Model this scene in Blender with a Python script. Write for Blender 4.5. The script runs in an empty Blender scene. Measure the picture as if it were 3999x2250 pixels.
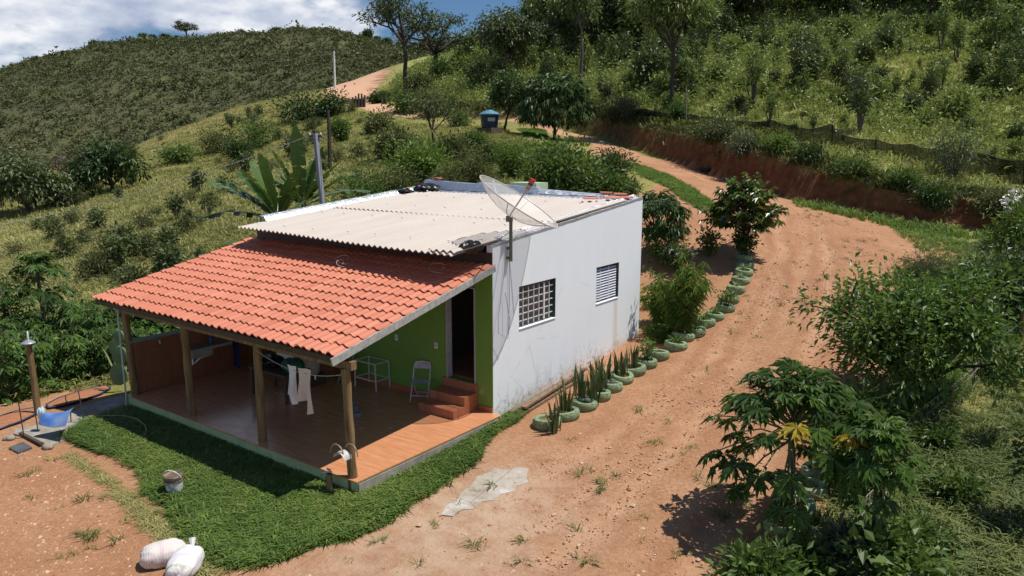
import bpy, math, random
import numpy as np
from math import pi, sin, cos, radians
rng = np.random.default_rng(7)
random.seed(7)
SC = bpy.context.scene
COL = SC.collection

# ------------------------------------------------------------------ survey helpers
# The drone's station, used only to turn sighted directions into ground positions.
EYE = np.array([9.0422, -11.647, 5.3469]); YAW, PITCH, FOC = 0.6338, 0.1817, 2905.8
FW = np.array([-sin(YAW)*cos(PITCH), cos(YAW)*cos(PITCH), -sin(PITCH)])
RT = np.array([cos(YAW), sin(YAW), 0.0]); UP = np.cross(RT, FW)
def ray(px, py): return FW + RT*(px-1999.5)/FOC - UP*(py-1125)/FOC
def at(px, py, dep): return EYE + ray(px, py)*dep
def onz(px, py, z):
    d = ray(px, py); return EYE + d*(z-EYE[2])/d[2]

def nrm(a): return a/np.maximum(np.linalg.norm(a, axis=-1, keepdims=True), 1e-9)

# ------------------------------------------------------------------ mesh builder
class MB:
    def __init__(self): self.V=[]; self.F={3:[],4:[]}; self.W={3:[],4:[]}; self.n=0; self.poly=[]
    def add(self, V, F, var=None):
        V=np.asarray(V,float).reshape(-1,3); F=np.asarray(F,int)
        if len(F)==0: return self
        k=F.shape[1]; self.V.append(V); self.F[k].append(F+self.n); self.n+=len(V)
        if var is None: var=np.full(len(F),random.random())
        self.W[k].append(np.broadcast_to(np.asarray(var,float),(len(F),)))
        return self
    def box(self, c, s, rz=0, var=None, tilt=None):
        sx,sy,sz=[a/2 for a in s]
        V=np.array([[x,y,z] for z in (-sz,sz) for y in (-sy,sy) for x in (-sx,sx)])
        if tilt is not None: V=V@np.array(tilt).T
        if rz: V=V@np.array([[cos(rz),-sin(rz),0],[sin(rz),cos(rz),0],[0,0,1]]).T
        F=[[0,2,3,1],[4,5,7,6],[0,1,5,4],[2,6,7,3],[0,4,6,2],[1,3,7,5]]
        return self.add(V+np.array(c,float),F,var)
    def beam(self, a, b, w, h, up=(0,0,1)):
        a=np.array(a,float); b=np.array(b,float); d=nrm(b-a); s=np.cross(d,np.array(up,float))
        if np.linalg.norm(s)<1e-6: s=np.array([1.,0,0])
        s=nrm(s); u=np.cross(s,d)
        V=[p+s*x*w/2+u*y*h/2 for p in (a,b) for x,y in ((-1,-1),(1,-1),(1,1),(-1,1))]
        return self.add(V,[[0,1,2,3],[7,6,5,4],[0,4,5,1],[1,5,6,2],[2,6,7,3],[3,7,4,0]])
    def tube(self, P, R, n=8, cap=True, var=None):
        P=np.asarray(P,float); k=len(P); R=np.broadcast_to(np.asarray(R,float),(k,))
        T=nrm(np.gradient(P,axis=0)); ref=np.array([0,0,1.]) if abs(T[0][2])<.9 else np.array([1.,0,0])
        U=nrm(np.cross(T[0],ref)); rings=[]
        for i in range(k):
            U=nrm(U-T[i]*np.dot(U,T[i])); B=np.cross(T[i],U)
            a=np.arange(n)*2*pi/n
            rings.append(P[i]+R[i]*(np.cos(a)[:,None]*U+np.sin(a)[:,None]*B))
        V=np.concatenate(rings); F=[]
        i=np.arange(n); j=(i+1)%n
        for r in range(k-1): F.append(np.stack([r*n+i,r*n+j,(r+1)*n+j,(r+1)*n+i],1))
        self.add(V,np.concatenate(F),var)
        if cap:
            for r,c in ((0,P[0]),(k-1,P[-1])):
                W=np.vstack([rings[r],c[None]]); tri=np.stack([j,i,np.full(n,n)],1) if r==0 else np.stack([i,j,np.full(n,n)],1)
                self.add(W,tri,var)
        return self
    def lathe(self, prof, n=24, c=(0,0,0), M=None, var=None):
        a=np.arange(n)*2*pi/n; V=[]
        for r,z in prof: V.append(np.stack([r*np.cos(a),r*np.sin(a),np.full(n,z)],1))
        V=np.concatenate(V); F=[]; i=np.arange(n); j=(i+1)%n
        for r in range(len(prof)-1): F.append(np.stack([r*n+i,r*n+j,(r+1)*n+j,(r+1)*n+i],1))
        if M is not None: V=V@np.asarray(M).T
        return self.add(V+np.array(c,float),np.concatenate(F),var)
    def grid(self, X, Y, Z, var=None):
        m,n=X.shape; V=np.stack([X.ravel(),Y.ravel(),Z.ravel()],1)
        I,J=np.meshgrid(np.arange(m-1),np.arange(n-1),indexing='ij'); q=(I*n+J).ravel()
        return self.add(V,np.stack([q,q+1,q+n+1,q+n],1),var)
    def build(self, name, mat, parent=None, smooth=False, attrs=None):
        me=bpy.data.meshes.new(name); V=np.concatenate(self.V) if self.V else np.zeros((0,3))
        ls=[]; li=[]; W=[]; st=0
        for k in (3,4):
            if not self.F[k]: continue
            F=np.concatenate(self.F[k]); W.append(np.concatenate(self.W[k]))
            li.append(F.ravel()); ls.append(st+np.arange(len(F))*k); st+=len(F)*k
        li=np.concatenate(li); ls=np.concatenate(ls); W=np.concatenate(W)
        me.vertices.add(len(V)); me.vertices.foreach_set('co',V.ravel().astype(np.float32))
        me.loops.add(len(li)); me.loops.foreach_set('vertex_index',li.astype(np.int32))
        me.polygons.add(len(ls)); me.polygons.foreach_set('loop_start',ls.astype(np.int32))
        me.update(calc_edges=True); me.validate()
        if len(me.polygons)==len(W):
            at_=me.attributes.new('var','FLOAT','FACE'); at_.data.foreach_set('value',W.astype(np.float32))
        if attrs:
            for k,v in attrs.items():
                a_=me.attributes.new(k,'FLOAT','POINT'); a_.data.foreach_set('value',np.asarray(v,np.float32))
        me.polygons.foreach_set('use_smooth',np.full(len(me.polygons),bool(smooth)))
        if smooth: me.set_sharp_from_angle(angle=radians(42))
        me.materials.append(mat)
        o=bpy.data.objects.new(name,me); COL.objects.link(o)
        if parent is not None: o.parent=parent
        return o

def thing(name, label, cat, loc=(0,0,0), rz=0, group=None, scale=1):
    o=bpy.data.objects.new(name,None); COL.objects.link(o); o.location=[float(a) for a in loc]; o.rotation_euler=(0,0,float(rz))
    o.scale=(scale,)*3 if np.isscalar(scale) else scale
    o.empty_display_size=.2
    o['label']=label; o['category']=cat
    if group: o['group']=group
    return o
def tag(o, label, cat, group=None):
    o['label']=label; o['category']=cat
    if group: o['group']=group
    return o
def struct(o, kind='structure'): o['kind']=kind; return o
def stuff(o, label, cat): o['kind']='stuff'; o['label']=label; o['category']=cat; return o
def dup(root, loc, rz=0, scale=1, label=None, group=None):
    r=root.copy(); COL.objects.link(r); r.location=[float(a) for a in loc]; r.rotation_euler=(0,0,float(rz))
    r.scale=(scale,)*3 if np.isscalar(scale) else scale
    if label: r['label']=label
    if group: r['group']=group
    for ch in list(root.children):
        c=ch.copy(); COL.objects.link(c); c.parent=r
        for g in ch.children:
            d=g.copy(); COL.objects.link(d); d.parent=c
    return r

# ------------------------------------------------------------------ materials
def newmat(name):
    m=bpy.data.materials.new(name); m.use_nodes=True; nt=m.node_tree; nt.nodes.clear()
    out=nt.nodes.new('ShaderNodeOutputMaterial'); return m,nt,out
def N(nt,t,**kw):
    n=nt.nodes.new(t)
    for k,v in kw.items():
        if k in n.inputs: n.inputs[k].default_value=v
        else: setattr(n,k,v)
    return n
def ramp(nt, stops, fac=None, interp='LINEAR'):
    r=nt.nodes.new('ShaderNodeValToRGB'); e=r.color_ramp.elements; r.color_ramp.interpolation=interp
    while len(e)<len(stops): e.new(.5)
    for x,(p,c) in zip(e,stops):
        x.position=p; x.color=(c,c,c,1) if np.isscalar(c) else (*c,1)
    if fac is not None: nt.links.new(fac,r.inputs[0])
    return r
def mixc(nt, f, a, b, mode='MIX'):
    m=nt.nodes.new('ShaderNodeMix'); m.data_type='RGBA'; m.blend_type=mode
    for s,v in ((m.inputs[0],f),(m.inputs[6],a),(m.inputs[7],b)):
        if hasattr(v,'is_linked'): nt.links.new(v,s)
        elif np.isscalar(v): s.default_value=v
        else: s.default_value=(*v,1)
    return m.outputs[2]
def math_(nt, op, a, b=0.0, clamp=False):
    m=nt.nodes.new('ShaderNodeMath'); m.operation=op; m.use_clamp=clamp
    for s,v in ((m.inputs[0],a),(m.inputs[1],b)):
        if hasattr(v,'is_linked'): nt.links.new(v,s)
        else: s.default_value=v
    return m.outputs[0]
def noise(nt, co, scale, detail=4, rough=.6, out='Fac'):
    n=N(nt,'ShaderNodeTexNoise',Scale=scale,Detail=detail,Roughness=rough); nt.links.new(co,n.inputs['Vector']); return n.outputs[out]
def objco(nt): return N(nt,'ShaderNodeTexCoord').outputs['Object']
def attr(nt,name): return N(nt,'ShaderNodeAttribute',attribute_name=name).outputs['Fac']
def bump(nt, h, strength, dist=.02):
    b=N(nt,'ShaderNodeBump',Strength=strength,Distance=dist); nt.links.new(h,b.inputs['Height']); return b.outputs['Normal']
def principled(nt,out,col,rough=.7,spec=.5,normal=None,metal=0):
    p=nt.nodes.new('ShaderNodeBsdfPrincipled')
    for s,v in ((p.inputs['Base Color'],col),(p.inputs['Roughness'],rough)):
        if hasattr(v,'is_linked'): nt.links.new(v,s)
        else: s.default_value=(*v,1) if not np.isscalar(v) else v
    p.inputs['Specular IOR Level'].default_value=spec; p.inputs['Metallic'].default_value=metal
    if normal is not None: nt.links.new(normal,p.inputs['Normal'])
    nt.links.new(p.outputs[0],out.inputs[0]); return p
def mat(name, c, rough=.7, var=.25, scale=6, bmp=0.0, spec=.4, metal=0, c2=None, bscale=40):
    m,nt,out=newmat(name); co=objco(nt); f=noise(nt,co,scale)
    c=np.array(c,float); d=np.array(c2,float) if c2 is not None else c*(1-var)
    col=mixc(nt,ramp(nt,[(.35,0),(.65,1)],f).outputs[0],tuple(c),tuple(d))
    nr=bump(nt,noise(nt,co,bscale,6),bmp) if bmp else None
    principled(nt,out,col,rough,spec,nr,metal); return m
def foliage(name, dark, light, rough=.42, transl=.25, yellow=None, spec=.5):
    m,nt,out=newmat(name); v=attr(nt,'var'); oi=N(nt,'ShaderNodeObjectInfo').outputs['Random']
    f=math_(nt,'ADD',math_(nt,'MULTIPLY',v,.75),math_(nt,'MULTIPLY',oi,.3))
    st=[(.1,dark),(.85,light)]
    if yellow: st.append((1.0,yellow))
    col=ramp(nt,st,f).outputs[0]
    p=nt.nodes.new('ShaderNodeBsdfPrincipled'); nt.links.new(col,p.inputs['Base Color']); p.inputs['Roughness'].default_value=rough
    p.inputs['Specular IOR Level'].default_value=spec
    t=nt.nodes.new('ShaderNodeBsdfTranslucent'); tc=mixc(nt,.5,col,(.16,.24,.03)); nt.links.new(tc,t.inputs[0])
    mx=nt.nodes.new('ShaderNodeMixShader'); mx.inputs[0].default_value=transl
    nt.links.new(p.outputs[0],mx.inputs[1]); nt.links.new(t.outputs[0],mx.inputs[2]); nt.links.new(mx.outputs[0],out.inputs[0])
    return m

# ------------------------------------------------------------------ noise + terrain
def _hash(i,j,s): 
    h=np.sin(i*127.1+j*311.7+s*74.7)*43758.5453; return h-np.floor(h)
def vnoise(x,y,s=0):
    i=np.floor(x); j=np.floor(y); u=x-i; v=y-j; u=u*u*(3-2*u); v=v*v*(3-2*v)
    return (_hash(i,j,s)*(1-u)*(1-v)+_hash(i+1,j,s)*u*(1-v)+_hash(i,j+1,s)*(1-u)*v+_hash(i+1,j+1,s)*u*v)*2-1
def fbm(x,y,s=0,o=4):
    t=0;a=1
    for k in range(o): t=t+a*vnoise(x,y,s+k); x=x*2.03;y=y*2.03;a*=.5
    return t/1.9
class TPS:
    def __init__(self,P,lam=.002):
        P=np.array(P,float); self.S=60.; self.X=P[:,:2]/self.S; n=len(P)
        K=self.k(self.X[:,None]-self.X[None])+lam*np.eye(n); Q=np.hstack([np.ones((n,1)),self.X])
        A=np.block([[K,Q],[Q.T,np.zeros((3,3))]]); b=np.concatenate([P[:,2],np.zeros(3)])
        self.w=np.linalg.solve(A,b)
    def k(self,d):
        r=(d**2).sum(-1); return np.where(r>1e-12,r*np.log(np.maximum(r,1e-12)),0)
    def __call__(self,x,y):
        q=np.stack([np.ravel(x),np.ravel(y)],1)/self.S; n=len(self.X); o=np.empty(len(q))
        for a in range(0,len(q),20000):
            s=q[a:a+20000]; o[a:a+20000]=self.k(s[:,None]-self.X[None])@self.w[:n]+self.w[n]+s@self.w[n+1:]
        return o.reshape(np.shape(x))
A=lambda *a: tuple(at(*a))
LOW=[(-2,-8.3,-.3),(-8.5,-6,-.3),(3.6,-4.2,-.3),(6.4,-2.2,-.3),(9.2,-.1,-.3),(-2.4,-5.6,-.3),(-8.3,-5.3,-.3),(1.5,-2.6,-.28),(.6,-.3,-.14),
 (0,-12,-.35),(10,-6,-.35),(-9,-12,-.5),(15,-4,-.3),(14,4,-.2),(.4,1,-.08),(.5,3.5,.08),(.4,6.6,.32),(-4,-3.9,-.3),(-7.3,-3.5,-.3),(-4,3,0),(-7.7,3,-.1),(-7.7,7,.55),
 (-4,9,1.1),(-11,-3,-.7),(-11.5,2,-.6),(20,-15,-.5),(25,15,.8),A(3999,1600,16.6),
 A(2640,1365,19.3),A(2905,1040,24.3),A(3250,1400,18.3),A(3100,1150,22.2),A(3500,1150,22),A(3999,1300,19.6),A(3150,900,29),A(3080,800,35),A(2800,715,42),A(2600,640,49),A(2330,545,59),
 A(2165,535,57.5),A(1910,505,56),A(2000,440,75),A(1400,410,92),A(1310,335,130),A(1520,280,155),A(1350,350,115),A(3600,1000,27),A(3999,1000,28),
 A(0,1080,32),A(0,850,55),A(600,1000,32),A(800,700,60),A(450,620,85),A(450,600,95),A(900,440,115),A(1200,600,60),A(1100,760,42),A(100,700,75),
 A(1900,750,34),A(2400,800,32),A(2600,900,27),A(1650,720,38),A(1900,620,44),A(2300,650,44),A(0,1300,23),
 A(2500,600,55),A(2800,690,46),A(3100,785,40),A(3400,850,37),A(3999,920,34),A(2340,535,62),A(1950,470,75),A(1700,440,86),A(1484,398,101),A(1448,348,120),(16,30.5,1.4),
 (-130,40,-9),(-130,70,-5),(-132,100,3),(-140,140,12),(-105,10,-4),(-60,-12,-4),(-100,-20,-12),(-30,-16,-3),(-130,170,20),(-60,150,30),(0,150,30),(50,60,6)]
UPP=[A(2500,510,55.4),A(2800,560,46.4),A(3100,640,40.4),A(3400,730,37.4),A(3999,800,34.4),A(2340,470,61),A(2500,470,58),A(2800,520,49.5),A(3100,575,43.5),A(3400,640,40.5),A(3999,745,37.5),
 A(2150,440,66),A(1950,430,76),A(1700,395,88),A(1500,375,105),A(1470,330,128),A(1560,262,158),A(1600,350,112),A(1720,300,115),
 A(3999,100,72),A(3600,250,60),A(3000,300,60),A(2500,250,78),A(2000,250,102),A(2600,50,98),A(1850,215,125),A(3300,450,50),A(3800,500,48),A(2700,380,60),A(3300,60,84),A(2200,330,82),
 (20,37,4),(45,50,9),(40,100,22),(-40,130,34),(-90,150,24),(20,130,30),(-140,160,16)]
FOOT=np.array([(-150.,165.)]+[A(*p)[:2] for p in ((1550,287,150),(1448,348,120),(1484,398,101),(1700,440,86),(1950,470,75),(2330,535,62),(2500,600,55),(2800,690,46),(3100,785,40),(3400,850,37),(3999,920,34))]+[(16.,30.5),(60.,42.)])
tlow=TPS(LOW); tupp=TPS(UPP)
def sdist(x,y):
    x=np.asarray(x,float); y=np.asarray(y,float); best=np.full(x.shape,1e9); sg=np.ones(x.shape)
    for a,b in zip(FOOT[:-1],FOOT[1:]):
        d=b-a; L2=d@d; t=np.clip(((x-a[0])*d[0]+(y-a[1])*d[1])/L2,0,1)
        dx=x-a[0]-t*d[0]; dy=y-a[1]-t*d[1]; r=np.hypot(dx,dy); c=d[0]*(y-a[1])-d[1]*(x-a[0])
        m=r<best; best=np.where(m,r,best); sg=np.where(m,np.where(c>0,1.,-1.),sg)
    return best*sg
def H0(x,y):
    x=np.asarray(x,float); y=np.asarray(y,float)
    s=sdist(x,y)+.35*vnoise(x*.35,y*.35,3)+.05*vnoise(x*1.3,y*1.3,9)
    w=np.clip(s/.45,0,1); lo=tlow(x,y); up=tupp(x,y)
    near=np.hypot(x,y); return lo*(1-w)+np.where(s>0,np.maximum(up,lo-.2),up)*w
def H(x,y):
    r=np.hypot(np.asarray(x)-2,np.asarray(y)); k=np.clip((r-10)/40,0,1)
    return H0(x,y)+k*.35*fbm(np.asarray(x)*.16,np.asarray(y)*.16,21)+.025*fbm(np.asarray(x)*1.1,np.asarray(y)*1.1,5,3)
def gp(px,py):
    """ground point seen in that direction"""
    d=ray(px,py); t=np.concatenate([np.arange(6,60,.25),np.arange(60,300,1.)])
    P=EYE+d*t[:,None]; g=P[:,2]-H(P[:,0],P[:,1]); i=np.where(g<0)[0]
    if len(i)==0: i=[int(np.argmin(g))]
    i=max(int(i[0]),1); a,b=t[i-1],t[i]
    for _ in range(12):
        m=(a+b)/2; q=EYE+d*m
        if q[2]<float(H(q[:1],q[1:2])[0]): b=m
        else: a=m
    q=EYE+d*b; q[2]=float(H(q[:1],q[1:2])[0]); return q
def ground(x,y): return float(H(np.array([x],float),np.array([y],float))[0])
def poly(*pts): return np.array([gp(*p)[:2] for p in pts])
def inside(P,x,y):
    x=np.asarray(x); y=np.asarray(y); c=np.zeros(x.shape,bool); n=len(P)
    for i in range(n):
        (x1,y1),(x2,y2)=P[i],P[(i+1)%n]
        if y1==y2: continue
        c^=((y1>y)!=(y2>y))&(x<(x2-x1)*(y-y1)/(y2-y1)+x1)
    return c
def edged(P,x,y):
    best=np.full(np.shape(x),1e9)
    for a,b in zip(P,np.roll(P,-1,0)):
        d=b-a; t=np.clip(((x-a[0])*d[0]+(y-a[1])*d[1])/max(d@d,1e-9),0,1)
        best=np.minimum(best,np.hypot(x-a[0]-t*d[0],y-a[1]-t*d[1]))
    return np.where(inside(P,x,y),best,-best)
# ------------------------------------------------------------------ ground cover zones
DIRT=poly((-400,1640),(60,1565),(330,1520),(500,1560),(900,1500),(1500,1350),(2300,1250),(2488,1310),(2478,1100),(2450,900),(2400,790),(2440,740),(2520,760),(2600,700),(2500,640),(2380,620),(2290,600),(2330,560),(2150,520),(2000,475),(1800,455),(1560,455),(1440,432),(1395,415),(1290,372),(1268,345),(1330,318),(1420,290),(1480,277),(1530,276),
  (1500,305),(1462,350),(1470,385),(1500,410),(1700,444),(1950,472),(2330,538),(2500,602),(2800,692),(3100,787),(3330,842),(3500,895),(3720,965),(3930,1060),(3800,1150),(3620,1260),(3500,1400),(3400,1600),(3350,1800),(3230,2000),(3080,2120),(2900,2240),(2950,2600),(-400,2600))
LAWN=onz(0,0,0)[:0]; LAWN=np.array([onz(a,b,-.3)[:2] for a,b in ((330,1662),(250,1720),(330,1745),(470,1800),(560,1880),(560,1940),(660,1990),(720,2090),(790,2160),(880,2215),(990,2222),(1090,2190),(1220,2140),(1330,2120),(1460,2070),(1540,2030),(1600,1985),(1690,1930),(1780,1870),(1850,1830),(1890,1760),(1920,1720),(2010,1680),(2040,1650),(2090,1610),(2120,1560),(2150,1500),(2060,1540),(1990,1590),(1920,1608),(1400,1880),(900,1700),(640,1600),(520,1590))])
STRIPS=[poly((2440,635),(2540,662),(2640,702),(2720,750),(2790,800),(2830,840),(2790,845),(2720,812),(2660,774),(2600,730),(2510,690)),
        poly((2020,505),(2130,510),(2140,545),(2060,530)),
        poly((2540,1290),(2640,1270),(2620,1330),(2560,1340)),
        poly((3450,860),(3700,930),(3900,985),(3960,1040),(3760,1060),(3640,1010),(3520,930))]
RIDGE=np.array([gp(*p)[:2] for p in ((400,610),(600,545),(800,475),(1000,420),(1200,370),(1290,335))])
def axis(lo,hi,a,b,f,g=1.04,cap=1.4):
    m=list(np.arange(a,b,f)); s=f; x=m[-1]
    while x<hi: s=min(s*g,cap); x+=s; m.append(x)
    s=f; x=m[0]; l=[]
    while x>lo: s=min(s*g,cap); x-=s; l.append(x)
    return np.array(l[::-1]+m)
gx=axis(-150,45,-10.5,11.5,.11,1.022); gy=axis(-16,165,-9.5,14,.11,1.017)
GX,GY=np.meshgrid(gx,gy); GZ=H(GX,GY)
wx=GX+.25*fbm(GX*.7,GY*.7,31); wy=GY+.25*fbm(GX*.7,GY*.7,32)
big=np.clip((np.hypot(GX,GY)-20)/30,0,1)
dirt=np.clip(edged(DIRT,wx,wy)/(.5+big*1.2)+.5,0,1)
lawn=np.clip(edged(LAWN,wx,wy)/.35+.5,0,1)
for s_ in STRIPS[:3]: lawn=np.maximum(lawn,np.clip(edged(s_,wx,wy)/.6+.5,0,1))
sd=sdist(GX,GY)+.35*vnoise(GX*.35,GY*.35,3)+.05*vnoise(GX*1.3,GY*1.3,9)
bank=np.clip((sd+.25)/.2,0,1)*np.clip((.75-sd)/.3,0,1)
rd=np.full(GX.shape,1e9)
for a,b in zip(RIDGE[:-1],RIDGE[1:]):
    d=b-a; t=np.clip(((GX-a[0])*d[0]+(GY-a[1])*d[1])/(d@d),0,1); rd=np.minimum(rd,np.hypot(GX-a[0]-t*d[0],GY-a[1]-t*d[1]))
dry=np.exp(-(rd/9)**2)
up_=np.clip((sd-.5)/3,0,1)
# shallow wheel ruts follow the drive
RUT=np.array([gp(*p)[:2] for p in ((2300,2240),(2700,1850),(2980,1450),(3080,1200),(3120,1000),(3100,860),(2950,760),(2700,670),(2400,575))])
rut=np.zeros(GX.shape); ridge=np.zeros(GX.shape)
RUT2=np.array([gp(*p)[:2] for p in ((1500,2240),(2100,2020),(2600,1720),(2900,1460),(3060,1200),(3120,1000))])
for RUT,off,wd,st in ((RUT,-1.0,.20,.9),(RUT,-.35,.13,.5),(RUT,.55,.22,1.),(RUT,1.25,.16,.6),(RUT,1.9,.2,.4),(RUT2,-.2,.2,.7),(RUT2,.9,.22,.8)):
    q=RUT+off*np.stack([-np.gradient(RUT[:,1]),np.gradient(RUT[:,0])],1)/np.linalg.norm(np.gradient(RUT,axis=0),axis=1)[:,None]
    dd=np.full(GX.shape,1e9)
    for a,b in zip(q[:-1],q[1:]):
        d=b-a; t=np.clip(((wx-a[0])*d[0]+(wy-a[1])*d[1])/(d@d),0,1); dd=np.minimum(dd,np.hypot(wx-a[0]-t*d[0],wy-a[1]-t*d[1]))
    mod=np.clip(.65+.6*fbm(GX*.3+off,GY*.3,61),.1,1)*st; rut=np.maximum(rut,mod*np.exp(-(dd/wd)**2)); ridge=np.maximum(ridge,mod*np.exp(-((dd-wd*1.75)/(wd*.7))**2))
flat=1-np.clip(1.6-np.hypot((GX-2.0),(GY+2.35))/1.1,0,1)
GZ=GZ-rut*flat*.05*dirt+ridge*flat*.03*dirt+flat*dirt*(1-big)*(.016*fbm(GX*3,GY*3,41,3)+.03*fbm(GX*.8,GY*.8,43,2))*np.clip((GX-.4)/.6+np.clip((-4.6-GY)/.6,0,1),0,1)
zone=np.where(bank>.5,2,np.where((dirt>.5)&(lawn<.5),1,0))

def ground_mat():
    m,nt,out=newmat('red earth and grass'); co=objco(nt)
    n1=noise(nt,co,.35,5,.6); n2=noise(nt,co,2.2,6,.65); n3=noise(nt,co,14,6,.7); n4=noise(nt,co,60,3,.7)
    e=ramp(nt,[(.3,(.32,.150,.070)),(.5,(.44,.225,.118)),(.68,(.54,.315,.185))],math_(nt,'ADD',math_(nt,'MULTIPLY',n1,.6),math_(nt,'MULTIPLY',n2,.4))).outputs[0]
    e=mixc(nt,ramp(nt,[(.4,0),(.62,.75)],n3).outputs[0],e,(.28,.145,.08))
    e=mixc(nt,ramp(nt,[(.58,0),(.7,.6)],n4).outputs[0],e,(.64,.46,.35))
    e=mixc(nt,math_(nt,'MULTIPLY',attr(nt,'rut'),ramp(nt,[(.3,.35),(.6,.85)],n2).outputs[0]),e,(.54,.325,.195))
    e=mixc(nt,math_(nt,'MULTIPLY',attr(nt,'ridge'),ramp(nt,[(.35,.2),(.6,.8)],n3).outputs[0]),e,(.26,.115,.055))
    e=mixc(nt,math_(nt,'MULTIPLY',attr(nt,'pale'),ramp(nt,[(.35,.2),(.6,.8)],n2).outputs[0]),e,(.52,.38,.27))
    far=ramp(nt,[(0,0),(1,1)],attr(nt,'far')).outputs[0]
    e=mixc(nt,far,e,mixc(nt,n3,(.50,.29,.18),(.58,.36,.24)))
    # dry bits of straw and weeds lying on the soil
    sp=noise(nt,co,5,8,.75); e=mixc(nt,ramp(nt,[(.60,0),(.70,.55)],sp).outputs[0],e,(.20,.17,.07))
    g=ramp(nt,[(.25,(.13,.145,.035)),(.45,(.23,.225,.065)),(.6,(.34,.29,.10)),(.8,(.40,.31,.14))],math_(nt,'ADD',math_(nt,'MULTIPLY',n2,.6),math_(nt,'MULTIPLY',noise(nt,co,.12,4),.4))).outputs[0]
    g=mixc(nt,ramp(nt,[(.45,0),(.62,.8)],n3).outputs[0],g,(.07,.085,.02))
    gg=ramp(nt,[(.3,(.12,.15,.035)),(.47,(.25,.27,.075)),(.6,(.36,.34,.13)),(.72,(.42,.31,.18))],math_(nt,'ADD',math_(nt,'MULTIPLY',n2,.6),math_(nt,'MULTIPLY',n1,.4))).outputs[0]
    g=mixc(nt,attr(nt,'up'),g,gg)
    dr=ramp(nt,[(.35,(.42,.31,.17)),(.55,(.33,.25,.11)),(.75,(.16,.15,.05))],n2).outputs[0]
    g=mixc(nt,attr(nt,'dry'),g,dr)
    k=math_(nt,'ADD',attr(nt,'dirt'),math_(nt,'MULTIPLY',math_(nt,'SUBTRACT',n3,.5),.9)); k=ramp(nt,[(.42,0),(.58,1)],k).outputs[0]
    c=mixc(nt,k,g,e)
    k=math_(nt,'ADD',attr(nt,'lawn'),math_(nt,'MULTIPLY',math_(nt,'SUBTRACT',n3,.5),.7)); k=ramp(nt,[(.42,0),(.6,1)],k).outputs[0]
    lw=ramp(nt,[(.35,(.035,.06,.012)),(.6,(.07,.105,.022)),(.8,(.15,.13,.05))],n3).outputs[0]
    c=mixc(nt,k,c,lw)
    bk=ramp(nt,[(.3,(.09,.036,.019)),(.55,(.17,.068,.034)),(.75,(.28,.125,.06))],n2).outputs[0]  # deeper red cut soil, coloured darker still to carry the bank's shade
    c=mixc(nt,attr(nt,'bank'),c,bk)
    h=math_(nt,'ADD',math_(nt,'MULTIPLY',n3,1.0),math_(nt,'MULTIPLY',n4,.5))
    principled(nt,out,c,.92,.15,bump(nt,h,.7,.06)); return m
GMAT=ground_mat()
ny,nx=GX.shape
VV=np.stack([GX.ravel(),GY.ravel(),GZ.ravel()],1)
I,J=np.meshgrid(np.arange(ny-1),np.arange(nx-1),indexing='ij'); q=(I*nx+J).ravel(); FA=np.stack([q,q+1,q+nx+1,q+nx],1)
fz=zone[:-1,:-1].ravel()
pale=np.exp(-(np.hypot(GX-2.0,GY+2.9)/1.7)**2)+.7*np.exp(-(np.hypot(GX-2.6,GY+5.2)/1.6)**2)
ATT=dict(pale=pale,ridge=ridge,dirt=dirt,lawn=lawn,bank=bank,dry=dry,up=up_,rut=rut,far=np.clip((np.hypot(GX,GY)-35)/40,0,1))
for k,nm in ((0,'ground'),(1,'dirt_road'),(2,'road_bank')):
    F=FA[fz==k]; u,inv=np.unique(F,return_inverse=True); b=MB(); b.add(VV[u],inv.reshape(-1,4),.5)
    struct(b.build(nm,GMAT,None,True,{a:v.ravel()[u] for a,v in ATT.items()}))

# ------------------------------------------------------------------ far hill across the valley
SKY=np.array([(-1500,520),(-800,420),(-300,370),(0,300),(110,264),(260,240),(380,207),(560,170),(720,163),(900,153),(1030,160),(1150,142),(1300,142),(1420,165),(1550,190),(1700,212),(1850,215),(2100,240),(2600,240)],float)
def hillpt(px,t):
    """t 0 foot .. 1 crest .. 1.6 behind"""
    sy=np.interp(px,SKY[:,0],SKY[:,1]); dc=np.interp(px,[-1500,500,1500,2600],[470,420,380,360]); df=200.
    C_=EYE+(FW+RT*((px-1999.5)/FOC)-UP*((sy-1125)/FOC))*dc; dirn=np.array([C_[0]-EYE[0],C_[1]-EYE[1]]); L=np.hypot(*dirn); dirn/=L
    f0=-22.; r=L*(df/dc)+(L-L*df/dc)*t
    z=f0+(C_[2]-f0)*(math.sin(min(t,1)*pi/2)**1.15 if t<=1 else 1-((t-1)/.6)**2*.5)
    x,y=EYE[0]+dirn[0]*r,EYE[1]+dirn[1]*r
    return x,y,z+(1-math.exp(-abs(t-1)*9))*7*float(fbm(np.array([x*.016]),np.array([y*.016]),77)[0])
hp=np.linspace(-1500,2600,130); ht=np.linspace(-.25,1.6,56)
G=np.array([[hillpt(p,max(t,-.2)) for p in hp] for t in ht])
def hill_mat():
    m,nt,out=newmat('scrubby hillside'); co=objco(nt); a=noise(nt,co,.05,5,.65); b=noise(nt,co,.5,5,.7)
    c=ramp(nt,[(.3,(.066,.075,.034)),(.5,(.098,.102,.046)),(.7,(.145,.132,.07))],math_(nt,'ADD',math_(nt,'MULTIPLY',a,.5),math_(nt,'MULTIPLY',b,.5))).outputs[0]
    principled(nt,out,c,.95,.1,bump(nt,b,1,.8)); return m
b=MB(); b.grid(G[:,:,0],G[:,:,1],G[:,:,2],.5); struct(b.build('hill',hill_mat(),None,True))

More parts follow.
